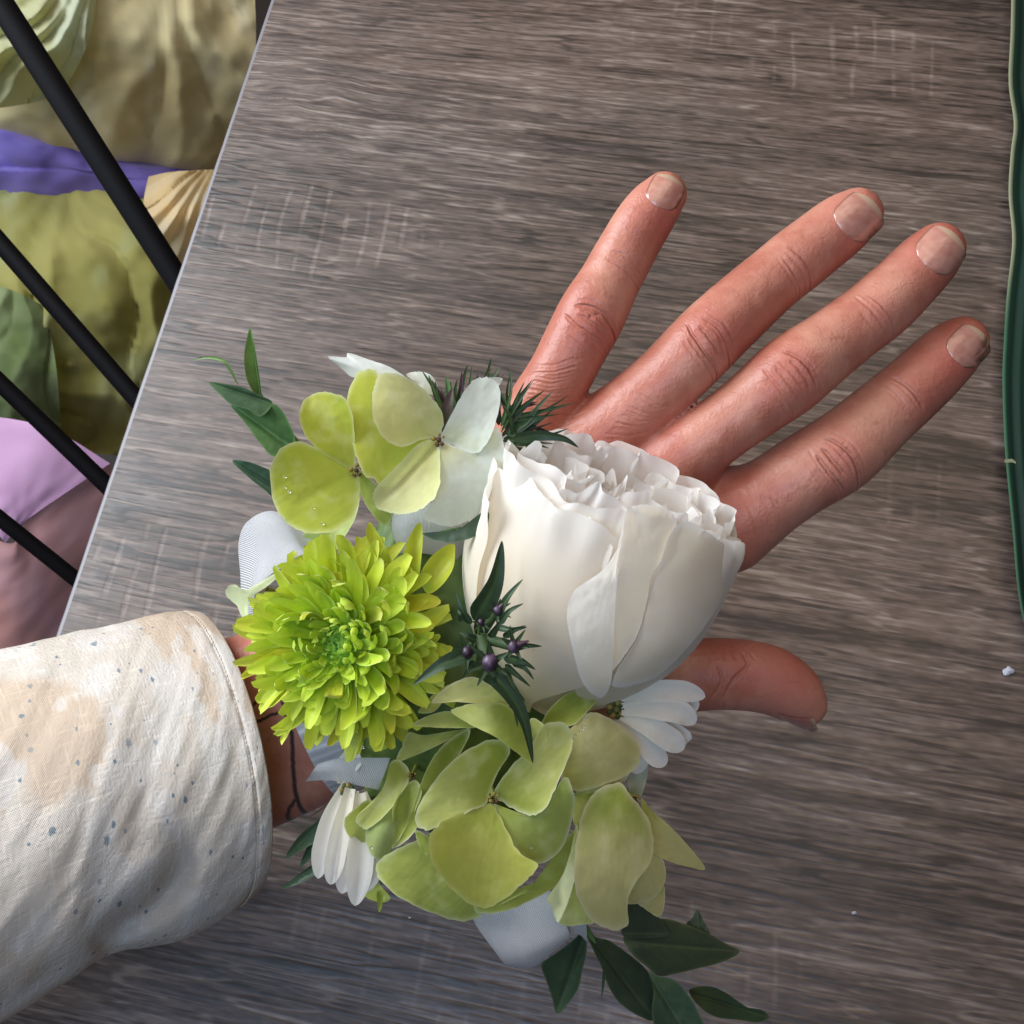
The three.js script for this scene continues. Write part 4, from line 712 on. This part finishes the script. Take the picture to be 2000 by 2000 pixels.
  // --- white daisies tucked in at the edges
  function daisy(c, petals, calyx) {
    const parts = [paint(ball(c[0], c[1], c[2] + .001, calyx, 1, 1, 1, 14), (x, y, z) => mix3(L3(70, 86, 34), L3(132, 112, 52), noise(x * 900, z * 900, 2)))];
    for (let k = 0; k < 9; k++) { const a = k * 0.7; parts.push(paint(ball(c[0] + Math.cos(a) * calyx * .8, c[1] + Math.sin(a) * calyx * .8, c[2] - .001, calyx * .42, 1, 1, 1, 8), k % 2 ? L3(150, 124, 66) : L3(74, 84, 36))); }
    const d = mesh('daisy', mergeGeometries(parts), M.stem, root);
    for (const q of petals) mesh('petal', lance({ sp: q.sp.map((e, i) => i === 3 ? [e[0] + (e[0] - q.sp[2][0]) * .08, e[1] + (e[1] - q.sp[2][1]) * .08, e[2]] : e), w: q.w * .92, roll: q.roll || 0, fold: q.fold ?? 0.3, prof: s => (0.55 + 0.45 * smooth(0, 0.5, s)) * (s > 0.66 ? Math.pow(Math.max(0.003, 1 - Math.pow((s - 0.66) / 0.342, 1.6)), .8) : 1), cols: [L3(246, 236, 214), L3(250, 244, 234)], sd: sdn++ * .77, rib: .12, nu: 12, mot: .06 }), M.daisy, d);
  }
  daisy([1204, 1385, .2345], [
    { sp: [[1212, 1372, .2335], [1270, 1352, .2315], [1330, 1350, .2320], [1374, 1360, .234]], w: 46 }, { sp: [[1214, 1385, .2330], [1280, 1385, .2310], [1330, 1392, .2315], [1356, 1412, .233]], w: 48 },
    { sp: [[1214, 1395, .2335], [1270, 1420, .2315], [1310, 1445, .2325], [1334, 1462, .234]], w: 50 }, { sp: [[1210, 1400, .2345], [1250, 1440, .2330], [1280, 1475, .2335], [1300, 1492, .2345]], w: 46 },
    { sp: [[1214, 1378, .2350], [1275, 1370, .2340], [1340, 1375, .2345], [1362, 1384, .235]], w: 44 }, { sp: [[1214, 1390, .2350], [1280, 1410, .2345], [1330, 1440, .2350], [1342, 1450, .236]], w: 42 },
    { sp: [[1200, 1405, .235], [1225, 1450, .234], [1245, 1490, .2345], [1255, 1505, .236]], w: 44 },
  ], 17);
  daisy([678, 1545, .2425], [
    { sp: [[680, 1530, .2420], [650, 1590, .2400], [630, 1660, .2400], [622, 1712, .2410]], w: 44 }, { sp: [[684, 1540, .2410], [668, 1610, .2385], [654, 1680, .2385], [646, 1724, .2395]], w: 42, fold: .5 },
    { sp: [[690, 1545, .2415], [686, 1620, .2390], [676, 1700, .2390], [668, 1742, .2405]], w: 44 }, { sp: [[700, 1550, .2410], [706, 1630, .2385], [702, 1700, .2385], [694, 1764, .2400]], w: 56, fold: .4 },
    { sp: [[705, 1550, .2425], [728, 1620, .2405], [728, 1690, .2405], [712, 1740, .2420]], w: 48 }, { sp: [[670, 1530, .2425], [676, 1500, .2410], [690, 1480, .2400], [700, 1470, .240]], w: 46 },
  ], 14);

  // --- spiky bud sprigs
  function sprig(stem, spikes, buds, cols = DARK) {
    const s = mesh('bud_sprig', paint(tube(stem, 6, 10, 7, .7), L3(62, 84, 44)), M.stem, root);
    for (const q of spikes) mesh('leaf', lance({ sp: q.sp, w: q.w, roll: q.roll ?? rr(-.5, .5), fold: q.fold ?? .35, prof: t => smooth(-0.06, .22, t) * Math.pow(1 - clamp(t, 0, .999), .8) * 1.25, cols: q.cols || cols, sd: sdn++ * .6, nv: 18 }), M.leaf, s);
    for (const [x, y, d, r, tip] of buds) {
      const ang = tip ? Math.atan2(tip[1] - y, tip[0] - x) : rr(0, 6.28);
      mesh('calyx', paint(tube([[938, 1245, d + .004], [lerp(938, x, .6), lerp(1245, y, .6), d + .0025], [x, y, d + .0012]], r * .62, 8, 8), L3(62, 82, 44)), M.stem, s);
      mesh('bud', paint(ball(x, y, d, r * .74, .94, 1.1, 1.1, 16), (a, b, c) => mix3(L3(50, 32, 44), L3(96, 74, 96), smooth(.3, .8, noise(a * 900, c * 900, r)))), M.bud, s);
      if (tip) mesh('bud', paint(tube([[x, y, d], [lerp(x, tip[0], .6), lerp(y, tip[1], .6), d - .0004], [...tip, d - .0006]], r * .66, 8, 8, .12), L3(78, 50, 66)), M.bud, s);
      for (let k = 0; k < 6; k++) { const a = ang + (k - 2.5) * 0.95 + rr(-.2, .2), l = r * rr(1.5, 2.6); mesh('bract', lance({ sp: [[x - Math.cos(a) * r * .3, y - Math.sin(a) * r * .3, d + .0012], [x + Math.cos(a) * r * .9, y + Math.sin(a) * r * .9, d - .0002], [x + Math.cos(a) * l, y + Math.sin(a) * l, d - .001]], w: r * .75, fold: .4, prof: t => smooth(-0.1, .25, t) * Math.pow(1 - clamp(t, 0, .999), .8) * 1.25, cols, sd: sdn++ * .6, nv: 12, nu: 4 }), M.leaf, s); }
    }
  }
  const S3 = (x0, y0, x1, y1, d0, d1, bow = 0) => { const a = c3(x0, y0)[0], b = c3(x1, y1)[0], mx = (a[0] + b[0]) / 2 + bow * (b[1] - a[1]), my = (a[1] + b[1]) / 2 - bow * (b[0] - a[0]); return [[...a, d0], [mx, my, (d0 + d1) / 2 - .001], [...b, d1]]; };
  const S2 = (x0, y0, x1, y1, d0, d1, bow = 0) => { const a = c2(x0, y0)[0], b = c2(x1, y1)[0], mx = (a[0] + b[0]) / 2 + bow * (b[1] - a[1]), my = (a[1] + b[1]) / 2 - bow * (b[0] - a[0]); return [[...a, d0], [mx, my, (d0 + d1) / 2 - .001], [...b, d1]]; };
  sprig([[930, 1300, .222], [934, 1270, .215], [938, 1240, .2125]], [
    { sp: S3(1470, 760, 1632, 288, .2150, .2120, -.08), w: 46, roll: .25, fold: .3 }, { sp: S3(1600, 760, 1756, 516, .2135, .2110, .06), w: 20 }, { sp: S3(1620, 780, 1758, 660, .2130, .2110, .1), w: 15 }, { sp: S3(1600, 800, 1775, 790, .2125, .2105, -.12), w: 14 },
    { sp: S3(1640, 860, 1780, 800, .2120, .2100, .1), w: 14 }, { sp: S3(1690, 920, 1868, 912, .2115, .2100, .05), w: 16 }, { sp: S3(1640, 980, 1830, 1050, .2120, .2105, .1), w: 20 }, { sp: S3(1650, 1020, 1800, 1150, .2125, .2115), w: 14 },
    { sp: S3(1640, 1040, 1770, 1240, .2130, .2120, -.06), w: 16 }, { sp: [[944, 1300, .2140], [992, 1350, .2125], [1024, 1410, .2130], [1041, 1492, .2150]], w: 40, roll: -.3 }, { sp: S3(1460, 950, 1108, 1140, .2135, .2130, -.06), w: 34, roll: .2 },
    { sp: S3(1450, 780, 1356, 590, .2150, .2140, .05), w: 16 }, { sp: S3(1400, 760, 1370, 700, .2150, .2140), w: 14 }, { sp: S3(1560, 860, 1640, 740, .2120, .2100), w: 16 }, { sp: S3(1480, 880, 1380, 830, .2130, .2120), w: 18 }, { sp: S3(1470, 1000, 1400, 1100, .2140, .2135), w: 14 },
    { sp: S3(1690, 1010, 1820, 1110, .2120, .2112, .12), w: 12 }, { sp: S3(1560, 1060, 1600, 1130, .2130, .2125), w: 14 }, { sp: S3(1700, 1180, 1725, 1390, .2145, .2150), w: 14 },
  ], [[913, 1274, .2105, 16], [957, 1294, .2095, 23], [1003, 1262, .2100, 17, c3(1790, 880)[0]], [972, 1192, .2125, 13, c3(1660, 640)[0]], [940, 1215, .2125, 10]], [L3(44, 66, 34), L3(48, 66, 40), L3(78, 104, 58)]);
  const fan = []; for (let k = 0; k < 34; k++) { const t = k / 34, a = lerp(-1.9, 0.9, t) + rr(-.12, .12), l = rr(50, 115) * (0.7 + 0.5 * Math.sin(t * 3.1)), bx = 985 + rr(-14, 18), by = 835 + rr(-22, 28), d = .2415 - rr(0, .004); fan.push({ sp: [[bx, by, d], [bx + Math.cos(a) * l * .55 + rr(-5, 5), by + Math.sin(a) * l * .55 + rr(-5, 5), d - .0022], [bx + Math.cos(a) * l + Math.sin(a) * rr(-14, 14), by + Math.sin(a) * l - Math.cos(a) * rr(-14, 14), d - .002]], w: rr(7, 13), cols: k % 5 === 0 ? [L3(48, 60, 36), L3(66, 48, 60), L3(66, 70, 50)] : [L3(52, 80, 36), L3(46, 62, 42), L3(84, 116, 58)] }); }
  sprig([[960, 900, .246], [980, 850, .243]], [...fan, { sp: [[1000, 858, .2360], [1050, 850, .2335], [1100, 856, .2330], [1130, 874, .2340]], w: 24, roll: .3, cols: [L3(48, 74, 44), L3(44, 62, 44), L3(70, 96, 60)] }, { sp: [[1000, 850, .238], [1040, 822, .2365], [1068, 814, .2365]], w: 18 }], []);
  const fan2 = []; for (let k = 0; k < 24; k++) { const t = k / 24, a = lerp(-2.35, -0.75, t) + rr(-.1, .1), l = rr(60, 120), bx = 868 + t * 60 + rr(-8, 8), by = 815 + rr(-20, 20), d = .2420 - rr(0, .004); fan2.push({ sp: [[bx, by, d], [bx + Math.cos(a) * l * .55, by + Math.sin(a) * l * .55, d - .001], [bx + Math.cos(a) * l + rr(-9, 9), by + Math.sin(a) * l + rr(-5, 5), d - .001]], w: rr(8, 16), cols: k % 4 === 0 ? [L3(62, 56, 46), L3(84, 50, 62), L3(70, 70, 50)] : [L3(66, 96, 42), L3(56, 76, 46), L3(96, 128, 64)] }); }
  sprig([[880, 880, .246], [890, 830, .243]], [...fan2, { sp: S2(1250, 590, 1290, 380, .2330, .2320, .03), w: 34, cols: [L3(62, 70, 40), L3(84, 52, 66), L3(76, 70, 50)] }, { sp: S2(1300, 560, 1260, 330, .235, .234), w: 26, cols: LEAF }], []);

  // --- foliage sprays
  function spray(stem, r, leaves, cols) {
    const s = mesh('leaf_sprig', paint(tube(stem, r, 14, 7, .6), L3(96, 124, 66)), M.stem, root);
    for (const q of leaves) mesh('leaf', q.out ? blade({ sd: sdn++ * .51, cols, veins: 0, serr: 0.01, midrib: 1, K: 18, n: 72, ...q }) : lance({ cols, sd: sdn++ * .51, ...q }), M.leaf, s);
  }
  spray([[640, 930, .243], [580, 860, .244], [540, 810, .2445], [505, 765, .2450]], 4, [
    { out: c2(545, 642, 450, 705, 380, 640, 310, 545, 245, 462, 330, 480, 415, 455, 470, 470, 520, 550), base: c2(530, 660)[0], tip: c2(255, 465)[0], d: .2420, dt: 1, cup: 2.2, crease: 1, cols: LEAF },
    { out: c2(142, 355, 215, 362, 300, 378, 360, 405, 440, 450, 385, 515, 320, 480, 245, 458, 190, 410), base: c2(440, 455)[0], tip: c2(142, 356)[0], d: .2410, dt: 2, cup: 2, crease: 1, cols: [L3(56, 78, 44), L3(60, 88, 56), L3(84, 112, 70)] },
    { out: c2(386, 440, 345, 395, 316, 330, 306, 240, 318, 150, 336, 96, 352, 160, 370, 270, 384, 370), base: c2(386, 440)[0], tip: c2(336, 96)[0], d: .2440, dt: -2, cup: 3, crease: .6, cols: [L3(74, 104, 48), L3(100, 140, 66), L3(140, 176, 96)] },
    { sp: [[465, 752, .2440], [450, 722, .2430], [435, 704, .2425], [405, 698, .2430], [374, 704, .2440]], w: 7, cols: [L3(130, 160, 90), L3(150, 180, 110)], fold: .8 },
    { out: c2(250, 726, 320, 728, 390, 752, 440, 780, 470, 850, 450, 898, 400, 860, 330, 805), base: c2(500, 880)[0], tip: c2(250, 726)[0], d: .2440, dt: 1, cup: 2, crease: 1, cols: [L3(44, 72, 46), L3(48, 78, 54), L3(74, 106, 76)] },
  ], LEAF);
  spray([[860, 1040, .238], [900, 1030, .237]], 3, [{ out: c2(1146, 1066, 1230, 1068, 1310, 1050, 1370, 1010, 1440, 960, 1462, 985, 1440, 1050, 1395, 1082, 1300, 1108, 1210, 1100), base: c2(1460, 960)[0], tip: c2(1146, 1066)[0], d: .2255, dt: 1, cup: 2, cols: DARK }], DARK);
  spray([[1130, 1790, .245], [1150, 1820, .247], [1180, 1870, .250], [1230, 1920, .252]], 6, [
    { out: c8(490, 645, 560, 590, 640, 530, 720, 470, 735, 560, 710, 680, 690, 770, 640, 850, 575, 912, 545, 820, 515, 730), base: c8(725, 480)[0], tip: c8(572, 908)[0], d: .2480, dt: 4, cup: 1.5, crease: 1, cols: DARK },
    { out: c8(735, 480, 790, 500, 860, 520, 960, 590, 1060, 680, 1100, 800, 1100, 942, 1010, 920, 910, 850, 850, 760, 810, 650, 770, 570), base: c8(745, 480)[0], tip: c8(1095, 940)[0], d: .2470, dt: 4, cup: -1, crease: .8, bend: 1.5, cols: [L3(52, 62, 30), L3(34, 50, 30), L3(58, 70, 38)] },
    { out: c8(930, 500, 1010, 440, 1130, 398, 1260, 425, 1390, 478, 1480, 530, 1558, 576, 1470, 630, 1340, 665, 1210, 695, 1120, 705, 1050, 650, 980, 590), base: c8(900, 520)[0], tip: c8(1556, 576)[0], d: .2455, dt: 6, cup: -1.5, crease: .6, bend: 2, cols: OLIVE },
    { out: c8(960, 318, 1030, 305, 1090, 350, 1130, 400, 1175, 485, 1080, 500, 980, 500, 920, 480, 940, 400), base: c8(940, 480)[0], tip: c8(1165, 480)[0], d: .2440, dt: 2, cup: -1, cols: [L3(44, 52, 34), L3(48, 56, 36), L3(66, 74, 48)] },
    { out: c8(1272, 430, 1305, 390, 1330, 345, 1360, 400, 1400, 482, 1340, 470), base: c8(1340, 500)[0], tip: c8(1330, 345)[0], d: .2500, dt: 1, cols: OLIVE },
    { out: c8(1070, 690, 1120, 705, 1210, 730, 1290, 820, 1350, 930, 1380, 1040, 1240, 1080, 1120, 1020, 1085, 900, 1095, 780), base: c8(1060, 680)[0], tip: c8(1300, 1060)[0], d: .2470, dt: 4, cup: 2, crease: 1, cols: [L3(70, 88, 50), L3(52, 74, 52), L3(84, 104, 74)] },
    { out: c8(1285, 790, 1340, 765, 1410, 765, 1480, 795, 1560, 850, 1620, 885, 1680, 890, 1715, 930, 1660, 958, 1560, 945, 1440, 930, 1350, 880), base: c8(1290, 800)[0], tip: c8(1712, 930)[0], d: .2520, dt: 3, cup: 1, crease: .8, cols: [L3(60, 70, 30), L3(44, 62, 34), L3(64, 80, 44)] },
    { sp: [[1190, 1840, .249], [1182, 1890, .2495], [1175, 1950, .250]], w: 8, cols: DARK },
  ], DARK);
  spray([[660, 1580, .252], [630, 1620, .253], [610, 1660, .254]], 4, [
    { out: c5(255, 590, 200, 620, 130, 680, 80, 765, 150, 730, 215, 690, 250, 640), base: c5(260, 580)[0], tip: c5(82, 765)[0], d: .2520, dt: 2, cup: 1, cols: DARK },
    { out: c5(240, 620, 200, 660, 165, 730, 142, 800, 190, 765, 235, 720, 250, 670), base: c5(250, 620)[0], tip: c5(143, 798)[0], d: .2540, dt: 2, cup: 1.5, cols: DARK },
    { out: c5(230, 770, 180, 800, 120, 845, 60, 892, 130, 875, 190, 845, 235, 805), base: c5(250, 770)[0], tip: c5(62, 891)[0], d: .2540, dt: 2, cup: 1, cols: DARK },
    { sp: [...[[.253, 300, 520], [.252, 270, 540], [.252, 220, 570], [.253, 170, 600]].map(([d, x, y]) => [...c5(x, y)[0], d])], w: 8, cols: [L3(84, 58, 44), L3(70, 50, 40)] },
    { out: c5(420, 930, 400, 880, 440, 830, 480, 880, 520, 930, 490, 950), base: c5(460, 840)[0], tip: c5(500, 945)[0], d: .2460, cols: [DEEP[0], DEEP[1], DEEP[1]] },
    { sp: [[738, 1740, .245], [742, 1765, .2455], [740, 1782, .246]], w: 10, cols: [DEEP[0], DEEP[1]] },
  ], DARK);

  // --- ribbon
  const weave = dataTex(256, 256, (i, j) => { const h = 255 * (0.5 + 0.35 * Math.sin(i * 2 * Math.PI / 8 + (Math.floor(j / 4) % 2) * Math.PI) * Math.sin(j * 2 * Math.PI / 8)); return [h, h, h]; }, false); weave.wrapS = weave.wrapT = THREE.RepeatWrapping;
  const rib = new THREE.MeshPhysicalMaterial({ color: new THREE.Color().setRGB(0.92, 0.90, 0.90), roughness: 0.5, transmission: 0.15, thickness: 0, bumpMap: weave, bumpScale: 0.0005, sheen: 0.3, sheenRoughness: 0.4, side: THREE.DoubleSide });
  const ribbon = (name, rows, nu, nv, ru, rv, disp) => { const g = sheet(rows, nu, nv, null, disp), uv = g.attributes.uv; for (let i = 0; i < uv.count; i++) uv.setXY(i, uv.getX(i) * ru, uv.getY(i) * rv); return mesh(name, g, rib, root); };
  ribbon('ribbon_loop', [ // curled loop by the wrist: outer edge, inner edge
    [[640, 1040, .2440], [596, 1030, .2420], [533, 998, .2420], [484, 1018, .2435], [466, 1059, .2460], [469, 1119, .2490], [474, 1192, .2520], [492, 1240, .2550]],
    [[640, 1075, .2380], [610, 1075, .2370], [570, 1050, .2370], [528, 1050, .2385], [510, 1080, .2415], [495, 1130, .2450], [487, 1190, .2490], [498, 1238, .2535]],
    [[640, 1090, .2350], [610, 1085, .2330], [586, 1085, .2335], [553, 1106, .2355], [524, 1126, .2380], [502, 1150, .2420], [493, 1190, .2470], [506, 1236, .2520]]], 40, 12, 3, 1.4);
  floret([520, 1150, .2380], [{ out: c3(5, 600, 25, 558, 65, 552, 105, 585, 190, 545, 300, 480, 345, 470, 250, 555, 160, 620, 118, 690, 135, 745, 105, 745, 70, 670, 35, 640), base: c3(330, 480)[0], tip: c3(10, 600)[0], d: .2365, dt: 4, cup: 1, cols: [L3(214, 222, 160), L3(216, 224, 172), L3(224, 230, 190)] }], 3);
  ribbon('ribbon_tail', [[[510, 1140, .2500], [500, 1170, .2510], [490, 1205, .2530], [488, 1245, .2550]], [[553, 1146, .2500], [545, 1180, .2510], [530, 1215, .2525], [520, 1250, .2550]]], 16, 6, 1, .6);
  ribbon('ribbon_tail', [[[620, 1492, .2405], [660, 1482, .2395], [710, 1480, .2390], [762, 1480, .2395]], [[608, 1510, .2415], [650, 1505, .2405], [700, 1506, .2400], [750, 1514, .2405]], [[597, 1526, .2440], [640, 1524, .2425], [690, 1532, .2420], [738, 1543, .2430]]], 16, 8, 1.5, .5);
  ribbon('ribbon_loop', [[[1072, 1735, .2400], [1000, 1752, .2395], [915, 1772, .2400]], [[1090, 1770, .2390], [1010, 1790, .2385], [930, 1808, .2390]], [[1112, 1822, .2395], [1040, 1848, .2385], [962, 1852, .2395]], [[1112, 1836, .2420], [1050, 1872, .2405], [985, 1882, .2415]], [[1100, 1838, .2450], [1052, 1884, .2440], [1004, 1890, .2450]]], 20, 24, 1.6, 2);
  ribbon('ribbon_tail', [[[1090, 1800, .2430], [1120, 1790, .2430], [1146, 1800, .2440]], [[1110, 1830, .2440], [1130, 1825, .2440], [1146, 1840, .2445]]], 8, 8, .6, .6);
  ribbon('ribbon_loop', [[[770, 990, .2430], [820, 970, .2410], [880, 980, .2420], [930, 1010, .2440]], [[765, 1030, .2440], [815, 1020, .2400], [870, 1035, .2400], [910, 1065, .2430]], [[780, 1080, .2450], [820, 1080, .2420], [870, 1090, .2420], [900, 1110, .2440]]], 20, 12, 2, 1);
  { // band that ties it round the wrist
    const c0 = camP(640, 1345, .283), ax = V3(0.93, 0.36, 0.02).normalize(), s = V3(-0.36, 0.93, 0).normalize(), z = V3(0, 0, 1);
    const g = gridGeo(60, 3, (u, v) => { const a = u * Math.PI * 2; return toW(c0.clone().addScaledVector(ax, (v - 0.5) * 0.012).addScaledVector(s, Math.cos(a) * 0.0265).addScaledVector(z, Math.sin(a) * 0.0205)); });
    mesh('wrist_band', g, rib, root);
  }
  // --- water drops
  for (const [x, y, d] of [...[[520, 870], [500, 850], [498, 800], [635, 948], [675, 1020], [1040, 520]].map(p => [...c2(...p)[0], 0.2300]), ...[[1330, 215], [1310, 235], [1295, 250], [1345, 175], [905, 745], [1110, 718], [440, 720], [405, 300], [600, 1010]].map(p => [...c5(...p)[0], 0.2230])])
    { const r = rr(2.2, 4.6); mesh('water_drop', ball(x, y, d - 0.0016, r, 1, 1, .7, 10), M.drop, root); }
  rebase(root, P(900, 1330, .262));
}

renderer.render(scene, camera);
